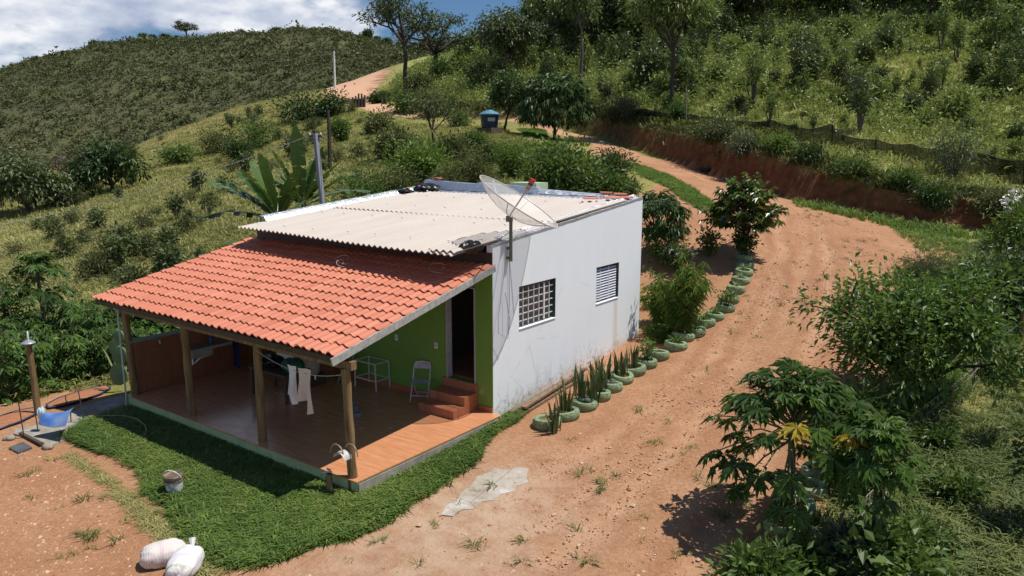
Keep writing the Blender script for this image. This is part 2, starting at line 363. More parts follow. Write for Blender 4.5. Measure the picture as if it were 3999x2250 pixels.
# ------------------------------------------------------------------ sky, sun, camera
w=bpy.data.worlds.new('World'); SC.world=w; w.use_nodes=True; nt=w.node_tree; nt.nodes.clear()
out=nt.nodes.new('ShaderNodeOutputWorld'); bg=nt.nodes.new('ShaderNodeBackground'); nt.links.new(bg.outputs[0],out.inputs[0])
SUN_EL,SUN_AZ=66.0,37.6      # azimuth measured from +x towards +y
sk=nt.nodes.new('ShaderNodeTexSky'); sk.sky_type='NISHITA'; sk.sun_disc=False; sk.sun_elevation=radians(SUN_EL); sk.sun_rotation=radians(90-SUN_AZ); sk.air_density=1.0; sk.dust_density=.6
tc=nt.nodes.new('ShaderNodeTexCoord'); sx=nt.nodes.new('ShaderNodeSeparateXYZ'); nt.links.new(tc.outputs['Generated'],sx.inputs[0])
zz=math_(nt,'ADD',math_(nt,'MAXIMUM',sx.outputs[2],0),.30)
cb=nt.nodes.new('ShaderNodeCombineXYZ'); nt.links.new(math_(nt,'DIVIDE',sx.outputs[0],zz),cb.inputs[0]); nt.links.new(math_(nt,'DIVIDE',sx.outputs[1],zz),cb.inputs[1])
mp=nt.nodes.new('ShaderNodeMapping'); mp.inputs['Location'].default_value=(3.1,1.7,0); nt.links.new(cb.outputs[0],mp.inputs[0])
c1=noise(nt,mp.outputs[0],1.7,8,.52); c2=noise(nt,mp.outputs[0],4.2,7,.55)
cov=math_(nt,'MULTIPLY',ramp(nt,[(.47,0),(.53,1)],c1).outputs[0],ramp(nt,[(.24,1),(.5,.06)],sx.outputs[2]).outputs[0])  # clouds thinned overhead, out of view, to lower the ambient light
sh=ramp(nt,[(.43,(5.7,6.6,8.8)),(.51,(8.4,9.2,10.8)),(.59,(12.8,13.0,13.4))],math_(nt,'ADD',math_(nt,'MULTIPLY',c2,.6),math_(nt,'MULTIPLY',c1,.4))).outputs[0]
nt.links.new(mixc(nt,cov,mixc(nt,1.0,sk.outputs[0],(.62,.86,1.12),'MULTIPLY'),sh),bg.inputs[0]); bg.inputs[1].default_value=.066
sl=bpy.data.lights.new('sun','SUN'); sl.energy=4.9; sl.angle=radians(.5); sl.color=(1,.95,.87)
so=bpy.data.objects.new('sun',sl); COL.objects.link(so)
from mathutils import Vector
sv=Vector((cos(radians(SUN_EL))*cos(radians(SUN_AZ)),cos(radians(SUN_EL))*sin(radians(SUN_AZ)),sin(radians(SUN_EL))))
so.rotation_euler=sv.to_track_quat('Z','Y').to_euler(); so.location=(20,15,40)
cd=bpy.data.cameras.new('camera'); cam=bpy.data.objects.new('camera',cd); COL.objects.link(cam)
cam.location=EYE; cam.rotation_euler=(pi/2-PITCH,0,YAW); cd.sensor_width=36; cd.lens=FOC/3999*36; cd.clip_end=2000; cd.clip_start=.1
SC.camera=cam
SC.view_settings.view_transform='Standard'; SC.view_settings.look='None'; SC.view_settings.exposure=.12; SC.view_settings.gamma=1
SC.cycles.use_denoising=True; SC.cycles.max_bounces=6; SC.cycles.diffuse_bounces=3; SC.cycles.transparent_max_bounces=12
# ------------------------------------------------------------------ house materials
def wall_paint():
    m,nt,out=newmat('white render'); co=objco(nt); sx=N(nt,'ShaderNodeSeparateXYZ'); nt.links.new(co,sx.inputs[0])
    mp=N(nt,'ShaderNodeMapping'); mp.inputs['Scale'].default_value=(1,1,.25); nt.links.new(co,mp.inputs[0])
    a=noise(nt,co,.9,6,.6); b=noise(nt,mp.outputs[0],3,6,.65); d=noise(nt,co,9,6,.75)
    c=mixc(nt,ramp(nt,[(.4,0),(.7,1)],b).outputs[0],(.75,.79,.83),(.725,.77,.81))
    c=mixc(nt,ramp(nt,[(.5,0),(.75,.5)],a).outputs[0],c,(.71,.745,.76))
    # damp mould rising from the foot of the wall
    z=math_(nt,'SUBTRACT',sx.outputs[2],math_(nt,'MULTIPLY',sx.outputs[1],.05))
    lo=ramp(nt,[(0,1),(.55,.35),(1,0)],math_(nt,'MULTIPLY',math_(nt,'ADD',z,.15),1.3)).outputs[0]
    k=math_(nt,'MULTIPLY',lo,ramp(nt,[(.50,0),(.62,1)],math_(nt,'ADD',math_(nt,'MULTIPLY',d,.6),math_(nt,'MULTIPLY',b,.4))).outputs[0])
    c=mixc(nt,k,c,(.16,.18,.15))
    k2=math_(nt,'MULTIPLY',ramp(nt,[(0,1),(.35,0)],math_(nt,'ADD',z,.1)).outputs[0],ramp(nt,[(.4,0),(.6,.7)],a).outputs[0])
    c=mixc(nt,k2,c,(.50,.41,.28)); k4=math_(nt,'MULTIPLY',ramp(nt,[(0,1),(.28,0)],math_(nt,'ADD',z,.12)).outputs[0],ramp(nt,[(.47,0),(.6,.8)],d).outputs[0]); c=mixc(nt,k4,c,(.46,.27,.16)); ck=N(nt,'ShaderNodeTexVoronoi',feature='DISTANCE_TO_EDGE',Scale=.55); nt.links.new(mixc(nt,.12,co,N(nt,'ShaderNodeTexNoise',Scale=3.).outputs['Color']),ck.inputs['Vector']); c=mixc(nt,math_(nt,'MULTIPLY',ramp(nt,[(0,.5),(.006,0)],ck.outputs['Distance']).outputs[0],ramp(nt,[(.5,0),(.6,1)],a).outputs[0]),c,(.40,.42,.43))
    # rusty run below the second window
    s=math_(nt,'ABSOLUTE',math_(nt,'SUBTRACT',sx.outputs[1],math_(nt,'ADD',5.2,math_(nt,'MULTIPLY',math_(nt,'SUBTRACT',b,.5),.25))))
    k3=math_(nt,'MULTIPLY',ramp(nt,[(.04,.55),(.16,0)],s).outputs[0],ramp(nt,[(.0,.7),(.5,1),(.527,0)],math_(nt,'MULTIPLY',sx.outputs[2],.33)).outputs[0])
    c=mixc(nt,k3,c,(.55,.47,.33))
    principled(nt,out,c,.85,.2,bump(nt,d,.25,.01)); return m
def green_paint():
    m,nt,out=newmat('green paint'); co=objco(nt); sx=N(nt,'ShaderNodeSeparateXYZ'); nt.links.new(co,sx.inputs[0]); a=noise(nt,co,2.5,6,.7)
    c=mixc(nt,a,(.17,.32,.055),(.14,.27,.05))
    k=math_(nt,'MULTIPLY',ramp(nt,[(.55,0),(.6,1)],noise(nt,co,3.2,5,.6)).outputs[0],ramp(nt,[(.25,1),(.6,0)],sx.outputs[2]).outputs[0])
    k=math_(nt,'MULTIPLY',k,ramp(nt,[(.0,0),(.02,1)],math_(nt,'ADD',sx.outputs[0],.42)).outputs[0])
    c=mixc(nt,k,c,mixc(nt,noise(nt,co,14,2),(.55,.50,.40),(.33,.16,.10)))
    kz=ramp(nt,[(.0,0),(.03,1)],math_(nt,'SUBTRACT',sx.outputs[2],2.98)).outputs[0]; c=mixc(nt,kz,c,(.055,.03,.022))  # dark top band: bare brown brick plus painted shadow of the roof overhang
    principled(nt,out,c,.6,.3,bump(nt,a,.1,.01)); return m
def plank_tile(name, c1, c2, horizontal, tile=(.6,.6), rough=.2, grout=(.45,.30,.22), spec=.5):
    """ceramic tile printed like wood strips"""
    m,nt,out=newmat(name); co=objco(nt); mp=N(nt,'ShaderNodeMapping'); nt.links.new(co,mp.inputs[0])
    if horizontal=='floor': s=(1.1,11,1)
    elif horizontal=='vx': s=(12,1,1.2)
    else: s=(1,12,1.2)
    mp.inputs['Scale'].default_value=s
    a=noise(nt,mp.outputs[0],1.2,6,.6); b=noise(nt,mp.outputs[0],4,5,.7)
    c=mixc(nt,ramp(nt,[(.35,0),(.65,1)],a).outputs[0],c1,c2); c=mixc(nt,ramp(nt,[(.5,0),(.75,.5)],b).outputs[0],c,tuple(x*.6 for x in c1))
    sx=N(nt,'ShaderNodeSeparateXYZ'); nt.links.new(co,sx.inputs[0])
    u,v=(0,1) if horizontal=='floor' else ((0,2) if horizontal=='vx' else (1,2))
    g=None
    for ax,t in ((u,tile[0]),(v,tile[1])):
        f=math_(nt,'FRACT',math_(nt,'DIVIDE',math_(nt,'ADD',sx.outputs[ax],20.03),t)); k=math_(nt,'LESS_THAN',f,.016/t*.6)
        g=k if g is None else math_(nt,'MAXIMUM',g,k)
    c=mixc(nt,g,c,grout)
    r=ramp(nt,[(.3,rough),(.7,rough+.12)],noise(nt,co,3,5)).outputs[0]
    principled(nt,out,c,r,spec,bump(nt,math_(nt,'SUBTRACT',1,g),.15,.004)); return m
def tile_mat():
    m,nt,out=newmat('terracotta roof tile'); co=objco(nt); v=attr(nt,'var'); a=noise(nt,co,1.2,5,.6); b=noise(nt,co,30,4,.7)
    c=ramp(nt,[(0,(.45,.145,.083)),(.5,(.53,.185,.110)),(1,(.59,.225,.140))],v).outputs[0]
    c=mixc(nt,ramp(nt,[(.45,0),(.7,.35)],a).outputs[0],c,(.44,.135,.075)); c=mixc(nt,ramp(nt,[(.60,0),(.72,.5)],noise(nt,co,2.6,8,.7)).outputs[0],c,(.25,.10,.065)); c=mixc(nt,ramp(nt,[(.6,0),(.8,.4)],b).outputs[0],c,(.30,.10,.06))
    principled(nt,out,c,.48,.4,bump(nt,b,.12,.004)); return m
def cream_mat():
    m,nt,out=newmat('cream fibre cement'); co=objco(nt); mp=N(nt,'ShaderNodeMapping'); mp.inputs['Scale'].default_value=(1,.12,1); nt.links.new(co,mp.inputs[0])
    a=noise(nt,mp.outputs[0],2.2,6,.6); b=noise(nt,co,.8,4)
    c=mixc(nt,ramp(nt,[(.35,0),(.7,.8)],a).outputs[0],(.52,.462,.412),(.445,.395,.352)); c=mixc(nt,ramp(nt,[(.45,0),(.7,.35)],b).outputs[0],c,(.50,.435,.375))
    principled(nt,out,c,.7,.2); return m
def foil_mat():
    m,nt,out=newmat('wrinkled silver foil'); co=objco(nt); a=noise(nt,co,5,8,.65); b=noise(nt,co,22,6,.6)
    c=mixc(nt,a,(.72,.74,.78),(.55,.58,.63)); principled(nt,out,c,.32,.5,bump(nt,math_(nt,'ADD',a,math_(nt,'MULTIPLY',b,.4)),.9,.06),.85); return m
def post_mat():
    m,nt,out=newmat('round timber'); co=objco(nt); mp=N(nt,'ShaderNodeMapping'); mp.inputs['Scale'].default_value=(9,9,.9); nt.links.new(co,mp.inputs[0])
    a=noise(nt,mp.outputs[0],2,6,.7); c=ramp(nt,[(.3,(.08,.05,.024)),(.5,(.19,.125,.06)),(.72,(.29,.205,.105))],a).outputs[0]
    principled(nt,out,c,.75,.2,bump(nt,a,.4,.02)); return m
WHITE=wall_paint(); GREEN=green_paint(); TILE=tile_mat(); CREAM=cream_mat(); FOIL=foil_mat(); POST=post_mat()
FLOOR=plank_tile('glossy wood look floor tile',(.50,.20,.095),(.60,.29,.15),'floor',(.62,.62),.16,(.40,.24,.16))
HWALL=plank_tile('wood look wall tile',(.20,.07,.035),(.26,.10,.05),'vy',(1.5,.6),.3,(.12,.05,.03))
STEPT=plank_tile('wood look step tile',(.36,.115,.055),(.44,.17,.085),'vx',(.48,.9),.3,(.30,.15,.10))
PALE=mat('pale green plinth paint',(.30,.42,.19),.8,.3,4,.2,c2=(.40,.50,.28)); CONC=mat('weathered concrete',(.34,.31,.26),.9,.35,5,.4)
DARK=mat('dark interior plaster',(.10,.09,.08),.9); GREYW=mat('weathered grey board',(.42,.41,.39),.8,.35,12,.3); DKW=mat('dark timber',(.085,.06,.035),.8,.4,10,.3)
STEEL=mat('galvanised steel',(.45,.47,.49),.4,.2,8,metal=.6); WMET=mat('grey white painted steel',(.60,.61,.63),.45,.15,8); FRAMEG=mat('dark green window frame',(.055,.085,.07),.5,.2); BARS=mat('white painted grille',(.66,.68,.70),.45,.1)
LOUV=mat('pale grey louvre',(.62,.64,.70),.5,.15); BLK=mat('black plastic',(.012,.012,.014),.35,.3,10); WPL=mat('white plastic',(.75,.75,.73),.4,.08)
def glass_mat():
    m,nt,out=newmat('dusty window pane'); co=objco(nt); a=noise(nt,co,6,4); principled(nt,out,mixc(nt,a,(.035,.035,.035),(.10,.10,.10)),.18,.6); return m
GLASS=glass_mat()

# ------------------------------------------------------------------ house
def wallgrid(u,v,holes,mp,name,m,parent,cap=True):
    """wall with openings: u,v break lists, holes = set of cells, mp(u,v,w) -> xyz with w 0 outside 1 inside"""
    b=MB()
    def P(i,j,w): return mp(u[i],v[j],w)
    for i in range(len(u)-1):
        for j in range(len(v)-1):
            if (i,j) in holes:
                for (a,c) in (((i,j),(i+1,j)),((i+1,j),(i+1,j+1)),((i+1,j+1),(i,j+1)),((i,j+1),(i,j))):
                    b.add([P(*a,0),P(*c,0),P(*c,1),P(*a,1)],[[0,1,2,3]])
                continue
            for w in (0,1):
                q=[P(i,j,w),P(i+1,j,w),P(i+1,j+1,w),P(i,j+1,w)]; b.add(q,[[0,1,2,3] if w==0 else [3,2,1,0]])
    n,k=len(u)-1,len(v)-1
    for i in range(n):
        for j in (0,k): b.add([P(i,j,0),P(i,j,1),P(i+1,j,1),P(i+1,j,0)],[[0,1,2,3]])
    for j in range(k):
        for i in (0,n): b.add([P(i,j,0),P(i,j+1,0),P(i,j+1,1),P(i,j,1)],[[0,1,2,3]])
    return b.build(name,m,parent)
HOUSE=thing('house','small white and green single storey house with a tiled veranda in front','house',(0,0,0))
XL,YB=-7.75,6.57
ztop=lambda y:3.50+.0958*y
V1=[-.6,1.6,2.53,3.2,None]
def mpw(u,v,w): return (-.15*w,u,ztop(u) if v is None else v)
uu=[0,.91,2.33,4.17,5.33,YB]
sidewall=wallgrid(uu,V1,{(1,1),(3,1)},mpw,'wall',WHITE,HOUSE); sidewall['label']='white rendered side wall with two windows'
def mpf(u,v,w): return (u,-.012+.142*w,v)
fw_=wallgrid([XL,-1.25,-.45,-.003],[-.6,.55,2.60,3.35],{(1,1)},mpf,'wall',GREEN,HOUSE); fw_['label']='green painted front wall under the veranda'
wallgrid([.14,YB-.004],[-.6,None],set(),lambda u,v,w:(XL+.15*w,u,ztop(u)+.17 if v is None else v),'wall',PALE,HOUSE)
b=MB(); b.box((XL/2-.08,YB-.078,1.75),(-XL-.17,.15,4.72)); b.build('wall',PALE,HOUSE)
b=MB(); b.box((-3.9,3.3,.27),(7.3,6.2,.56)); b.build('floor',FLOOR,HOUSE)
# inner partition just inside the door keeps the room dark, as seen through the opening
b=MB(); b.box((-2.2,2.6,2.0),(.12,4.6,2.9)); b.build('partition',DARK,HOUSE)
door=MB(); 
for x in (-1.235,-.462): door.box((x,.05,1.575),(.03,.16,2.045))
door.box((-.85,.05,2.583),(.743,.158,.03)); door.build('door_frame',mat('greyish white door frame',(.42,.43,.45),.6),HOUSE)
def window(y0,y1,z0,z1,kind):
    f=MB(); t=.045; x=-.09
    f.box((x,(y0+y1)/2,z1-t/2),(.05,y1-y0,t)); f.box((x,(y0+y1)/2,z0+t/2),(.05,y1-y0,t))
    for y in (y0+t/2,y1-t/2): f.box((x,y,(z0+z1)/2),(.05,t,z1-z0-2*t-.002))
    r=MB(); r.add([(-.004,y1-.003,z0),(-.004,y1-.003,z1),(-.13,y1-.003,z1),(-.13,y1-.003,z0)],[[0,1,2,3]]); r.add([(-.004,y0,z1-.003),(-.004,y1,z1-.003),(-.13,y1,z1-.003),(-.13,y0,z1-.003)],[[0,1,2,3]])
    w_=f.build('window',FRAMEG,HOUSE); r.build('reveal',FRAMEG,w_)
    s=MB(); s.box((-.03,(y0+y1)/2,z0+.008),(.10,y1-y0-.01,.016)); s.build('sill',WHITE,w_)
    if kind=='grille':
        g=MB()
        for k in range(1,7): g.box((-.045,y0+(y1-y0)*k/7,(z0+z1)/2),(.014,.017 if k!=5 else .05,z1-z0-.10))
        for k in range(1,6): g.box((-.060,(y0+y1)/2,z0+(z1-z0)*k/6),(.014,y1-y0-.09,.018))
        g.build('grille',BARS,w_); p=MB(); p.box((-.10,(y0+y1)/2,(z0+z1)/2),(.006,y1-y0-.09,z1-z0-.09)); p.build('pane',GLASS,w_)
        w_['label']='square paned window with a white grille'
    else:
        g=MB(); n=12
        for a,c in ((y0+.05,y0+.27),(y0+.30,(y0+y1)/2+.12),((y0+y1)/2+.15,y1-.05)):
            for k in range(n):
                z=z0+.06+(z1-z0-.12)*(k+.5)/n
                V=[(-.045,a,z-.020),(-.045,c,z-.020),(-.075,c,z+.017),(-.075,a,z+.017)]; g.add(V,[[0,1,2,3]]); V2=[(x_-.006,y_,z_) for x_,y_,z_ in V]; g.add(V2,[[3,2,1,0]])
        for y in (y0+.285,(y0+y1)/2+.135): g.box((-.062,y,(z0+z1)/2),(.03,.026,z1-z0-.10))
        g.build('shutter',LOUV,w_); p=MB(); p.box((-.105,(y0+y1)/2,(z0+z1)/2),(.006,y1-y0-.09,z1-z0-.09)); p.build('backing',BLK,w_)
        w_['label']='window closed by pale louvred shutters'
window(.91,2.33,1.6,2.53,'grille'); window(4.17,5.33,1.6,2.53,'louvre')
# corrugated cream roof, two courses
def corr(y0,y1,x0,x1,dz,dz1,sk=0):
    per=.177; n=int((x1-x0)/per*10); X=np.linspace(x0,x1,n); Y=np.array([y0,(y0+y1)/2,y1]); XX,YY=np.meshgrid(X,Y); YY=YY+sk*(-(XX+3.7)*.065)*(YY==y0)
    t=(YY-y0)/(y1-y0); base=3.50+.0958*YY+dz*(1-t)+dz1*t+.012*np.sin(XX*.9+1)*(1-t)
    Z=base+.024*np.cos(XX*2*pi/per); r=MB(); r.grid(XX,YY,Z,.5); r.grid(XX[:,::-1],YY[:,::-1],Z[:,::-1]-.012,.5)
    e=np.stack([X,YY[0],Z[0]],1); f=e-[0,0,.012]; r.add(np.vstack([e,f]),np.stack([np.arange(n-1),np.arange(n-1)+n,np.arange(1,n)+n,np.arange(1,n)],1),.5)
    return r
roof=corr(2.28,5.75,-7.45,-.03,.066,.045).build('roof',CREAM,HOUSE,True)
c2=corr(-.92,2.45,-7.58,-.10,.03,.045,1).build('lower_course',CREAM,roof,True)
pc=MB(); q=corr(-1.07,.35,-.75,-.04,.075,.075); pc=q.build('cover_piece',CREAM,roof,True)
sc=MB()
for y in (-.3,1.6,3.2,4.8):
    for k in range(7): 
        x=-7.2+k*1.06+random.uniform(-.05,.05); x=round(x/.177)*.177; sc=MB(); sc.lathe([(.0,.03),(.028,.02),(.03,0)],8,(x,y,3.50+.0958*y+.085)); sc.build('roof_screw',WPL,roof)
# foil wrapped parapets
b=MB(); XX,YY=np.meshgrid([0,1,2,3],np.linspace(.15,YB,60)); pts=np.zeros((60,4,3)); 
for i,y in enumerate(np.linspace(.1,YB-.18,60)):
    zt=3.69+.093*y+.012*fbm(np.array([y*4]),np.array([.3]),2)[0]; j=.012*fbm(np.array([y*6]),np.array([1.7]),6)[0]
    pts[i]=[(XL-.02,y,zt-.25),(XL-.01,y,zt),(XL+.17+j,y,zt-.02),(XL+.27+j,y,3.50+.0958*y+.055)]
b.grid(pts[:,::-1,0],pts[:,::-1,1],pts[:,::-1,2],.5); b.build('parapet_foil',FOIL,HOUSE,True)
b=MB(); pts=np.zeros((80,4,3))
for i,x in enumerate(np.linspace(XL-.01,-.16,80)):
    t=(x-XL)/(-XL); zt=4.44-.30*t+(.05 if -5.6<x<-3.3 else 0); j=.02*fbm(np.array([x*5]),np.array([.4]),8)[0]
    pts[i]=[(x,YB+.012,zt-.3),(x,YB+.01,zt),(x,YB-.17+j,zt-.012),(x,5.72+j*2,3.5+.0958*5.72+.02)] 
    pts[i,3]=(x,YB-.28+j,3.5+.0958*6.3+.03)
b.grid(pts[:,:,0],pts[:,:,1],pts[:,:,2],.5)
b.grid(*np.meshgrid(np.linspace(-7.5,-.16,40),[5.70,6.30],indexing='ij'),np.array([[4.09+.01*sin(k*1.7),4.12+.01*sin(k*2.3)] for k in range(40)]),.5)
b.build('parapet_foil',FOIL,HOUSE,True)
b=MB(); pts=np.zeros((60,4,3))
for i,y in enumerate(np.linspace(.02,YB-.02,60)):
    z=ztop(y)+.008; j=.012*fbm(np.array([y*5]),np.array([2.2]),9)[0]; pts[i]=[(.006,y,z-.05+j),(.006,y,z+.004),(-.13,y,z+.006),(-.26+j,y,z+.075)]
b.grid(pts[:,:,0],pts[:,:,1],pts[:,:,2],.5); b.build('wall_flashing',FOIL,HOUSE,True)
b=MB(); b.box((-3.95,6.9,2.3),(.95,.62,4.25)); b.build('chimney_block',mat('pale mint paint',(.42,.56,.34),.8,.15,4),HOUSE)
# tiled veranda roof
SL=(3.09-2.14)/4.13
def tiles():
    b=MB(); pw=.2016; nrow=13; ex=4.17/nrow; L=ex+.07; u=np.linspace(0,1,9); a=math.atan(SL)
    prof=.046*np.maximum(np.sin(np.clip(u/.68,0,1)*pi),0)**.75; prof=np.where(u>.68,.012*np.sin((u-.68)/.32*pi),prof); prof=prof-.0
    for i in range(40):
        for r in range(nrow):
            x0=-8.02+i*pw+random.gauss(0,.003); y0=-4.16+r*ex+random.gauss(0,.010); v=float(np.clip(random.gauss(.5,.17)+(.1 if random.random()<.06 else 0),0,1)); tw=random.gauss(0,.007)
            Y=np.array([y0,y0+L*cos(a)]); Z0=2.14+SL*(Y+4.13)+np.array([.034,.004])+random.gauss(0,.002)
            XX,YY=np.meshgrid(x0+u*(pw*1.05),Y); ZZ=Z0[:,None]+prof[None,:]*np.array([[1.0],[.86]])+tw*(u-.5)[None,:]; XX[1]+=tw*2
            b.grid(XX,YY,ZZ,v); e=np.stack([XX[0],YY[0],ZZ[0]],1); f=e-[0,-.003,.016]; n=len(u)
            b.add(np.vstack([e,f]),np.stack([np.arange(n-1),np.arange(n-1)+n,np.arange(1,n)+n,np.arange(1,n)],1),v)
    return b
troof=tiles().build('veranda_roof',TILE,HOUSE,True); troof['label']='terracotta tiled roof over the veranda'
b=MB(); b.beam((.062,-4.22,2.075),(.062,.0,2.075+SL*4.22),.03,.13); b.build('fascia_board',GREYW,troof)
b=MB(); b.beam((-8.0,-4.06,2.06),(.04,-4.06,2.06),.05,.09); b.build('eave_beam',DKW,troof)
b=MB(); b.beam((-7.6,-3.8,1.93),(.1,-3.8,1.93),.12,.14); b.build('front_beam',POST,troof)
for k in range(8): 
    b=MB(); x=-7.7+k*1.08; b.beam((x,-4.02,2.04),(x,-.05,2.04+SL*3.97),.06,.09); b.build('rafter',DKW,troof)
b=MB(); 
for k in range(11): y=-3.9+k*.37; b.beam((-7.95,y,2.098+SL*(y+4.13)),(.03,y,2.098+SL*(y+4.13)),.05,.022)
b.build('battens',DKW,troof)
b=MB(); b.beam((-3.97,-4.10,2.118),(-3.97,-.02,2.118+SL*4.08),7.95,.008); b.build('light_seal',DKW,troof)  # added sheet under the tiles, stops sunlight leaking through their gaps
for x,y,lx in ((-7.17,-3.80,-.12),(-4.91,-3.78,-.04),(-2.56,-3.76,0),(.0,-3.84,-.06)):
    b=MB(); z=np.linspace(-.25 if x>-.5 else .0,1.87,9); w_=np.array([.004*math.sin(k*2.1+x) for k in range(9)])
    b.tube(np.stack([x+lx*np.clip(z,0,2)/1.9+w_,np.full(9,y)+w_,z],1),np.linspace(.082,.072,9)*(1+.04*np.sin(np.arange(9)*1.9)),14); b.build('post',POST,HOUSE,True)
b=MB(); b.box((-3.55,-1.955,-.32),(7.5,3.91,.6)); b.build('plinth',PALE,HOUSE)
b=MB(); b.box((.212,-1.95,-.33),(.02,3.9,.56)); b.build('plinth_side',CONC,HOUSE)
b=MB(); b.box((-3.55,-1.975,-.01),(7.53,3.93,.022)); fl=b.build('veranda_floor',FLOOR,HOUSE); fl['label']='glossy wood look tiled veranda floor'
b=MB(); b.box((-7.25,-1.95,.6),(.14,3.7,1.17)); hw=b.build('half_wall',HWALL,HOUSE); b=MB(); b.box((-7.25,-1.95,1.205),(.2,3.74,.045)); b.build('coping',mat('grey green coping',(.20,.27,.22),.7),hw)
b=MB(); b.box((-4.45,-.024,.055),(6.1,.022,.11)); b.box((-.19,-.024,.055),(.37,.022,.11)); b.build('skirting',STEPT,HOUSE)
b=MB(); b.box((-.87,-.635,.091),(.96,.35,.178)); b.box((-.87,-.255,.186),(.96,.41,.368)); b.box((-.87,-.031,.275),(.96,.036,.546)); b.build('steps',STEPT,HOUSE)
for x in (-2.75,-1.55):
    b=MB(); b.box((x,-.02,1.205),(.085,.014,.13)); o=b.build('socket',WPL,HOUSE); b=MB(); b.box((x,-.03,1.205),(.03,.008,.04)); b.build('rocker',mat('socket insert',(.25,.24,.22),.5),o)
def onx(px,py,x): d=ray(px,py); return EYE+d*(x-EYE[0])/d[0]
def ony(px,py,y): d=ray(px,py); return EYE+d*(y-EYE[1])/d[1]
# sink on the tiled half wall
b=MB(); b.box((-6.97,-2.10,.79),(.42,1.05,.06)); b.box((-6.97,-2.33,.68),(.36,.5,.16)); sk_=b.build('sink',CONC,HOUSE)
b=MB(); P=[onx(*p,-6.9) for p in ((751,1380),(753,1424),(766,1412),(780,1398),(800,1391),(818,1386),(827,1378),(827,1362))]; b.tube(P,.022,8); b.build('drain_pipe',WPL,sk_,True)
b=MB(); p=onx(619,1329,-7.12); b.tube([p+[-.06,0,0],p+[.05,0,0],p+[.06,0,-.08]],.014,6); b.tube([p+[.02,-.05,.03],p+[.02,.05,.03]],.012,6); b.build('tap',STEEL,HOUSE)
b=MB(); p=np.array([-7.30,-3.93,0]); b.tube([(-7.40,-3.9,1.95),(-7.29,-3.95,.05),(-7.29,-3.95,-.3)],.022,8); b.build('downpipe',mat('pale pvc pipe',(.45,.52,.48),.5),HOUSE)
# ------------------------------------------------------------------ on and around the roof
TILE1=tile_mat
def loose_tile(loc,rz,label,tilt=0):
    u=np.linspace(0,pi,9); X,Y=np.meshgrid(-.075*np.cos(u),[-.2,.2]); Z=np.tile(.055*np.sin(u),(2,1)); b=MB(); b.grid(X,Y,Z,random.random()); b.grid(X[:,::-1]*.9,Y[:,::-1],Z[:,::-1]*.82,random.random())
    o=b.build('roof_tile',TILE,None,True); o.location=[float(a) for a in loc]; o.rotation_euler=(tilt,0,rz); tag(o,label,'roof tile','loose clay tiles left on the roof'); return o
rz_=lambda x,y:3.5+.0958*y+.10
loose_tile((-.82,5.25,rz_(0,5.25)+.02),-1.0,'single clay tile lying near the white teeth of the cream roof, left of the corner pair')
loose_tile((-.42,5.62,rz_(0,5.62)),-.9,'clay tile nearest the white side wall at the far corner of the cream roof')
loose_tile((-.22,6.0,4.13),-1.2,'dark clay tile tucked behind the corner tile against the blue foil')
loose_tile((-1.05,6.5,4.20),1.5,'clay tile laid flat on top of the back parapet, left one of two')
loose_tile((-.62,6.5,4.18),1.55,'clay tile laid flat on top of the back parapet, right one of two')
loose_tile((-7.35,5.75,4.24),1.2,'clay tile on the black plastic at the far left roof corner, upper one')
loose_tile((-7.62,5.45,4.17),.7,'clay tile leaning out of the black plastic at the far left roof corner, lower one')
loose_tile((-7.25,6.5,4.46),1.6,'clay tile weighing down the top of the left end of the back parapet')
def crumple(name,c,s,label,cat,m,seed,amp=.35,n=26):
    u=np.linspace(0,pi,n); v=np.linspace(0,2*pi,n*2); U,W=np.meshgrid(u,v,indexing='ij'); X=np.sin(U)*np.cos(W);Y=np.sin(U)*np.sin(W);Z=np.cos(U)
    f=1+amp*fbm(X*1.9+Z*1.3+seed,Y*1.9-Z*.7+seed*2,seed,4); b=MB(); b.grid(X*f*s[0],Y*f*s[1],Z*f*s[2],.5); o=b.build(name,m,None,True); o.location=[float(a) for a in c]; return tag(o,label,cat)
crumple('plastic_sheet',(-7.2,5.95,4.20),(.42,.38,.17),'crumpled black plastic sheet wrapped over the far left corner of the roof','plastic sheet',BLK,3,.5)
crumple('plastic_sheet',(-7.55,5.25,4.12),(.30,.26,.07),'flattened black plastic scrap under clay tiles on the cream roof','plastic sheet',BLK,5,.5)
crumple('plastic_sheet',(-.17,-.45,3.50),(.12,.30,.13),'torn black plastic stuffed into the front right corner of the cream roof','plastic sheet',BLK,8,.5)
# satellite dish
D=thing('satellite_dish','large white mesh satellite dish on a steel mast bolted to the white wall','satellite dish',(0,0,0))
HUB=np.array([.07,.49,4.07]); LNB=np.array([.35,.85,4.73]); nv=nrm(LNB-HUB); toC=nrm(EYE-HUB); nv=nrm(nrm(nv-toC*np.dot(nv,toC))+toC*.17)
e1=nrm(np.cross(nv,toC)); e2=np.cross(nv,e1); Rd=.93; hd=.34
def dp(r,a): return HUB+nv*(hd*(r/Rd)**2)+e1*r*np.cos(a)+e2*r*np.sin(a)
def mesh_mat():
    m,nt,out=newmat('perforated white mesh'); p=nt.nodes.new('ShaderNodeBsdfPrincipled'); p.inputs['Base Color'].default_value=(.62,.58,.53,1); p.inputs['Roughness'].default_value=.5
    t=nt.nodes.new('ShaderNodeBsdfTransparent'); mx=nt.nodes.new('ShaderNodeMixShader'); mx.inputs[0].default_value=.42
    nt.links.new(t.outputs[0],mx.inputs[1]); nt.links.new(p.outputs[0],mx.inputs[2]); nt.links.new(mx.outputs[0],out.inputs[0]); return m
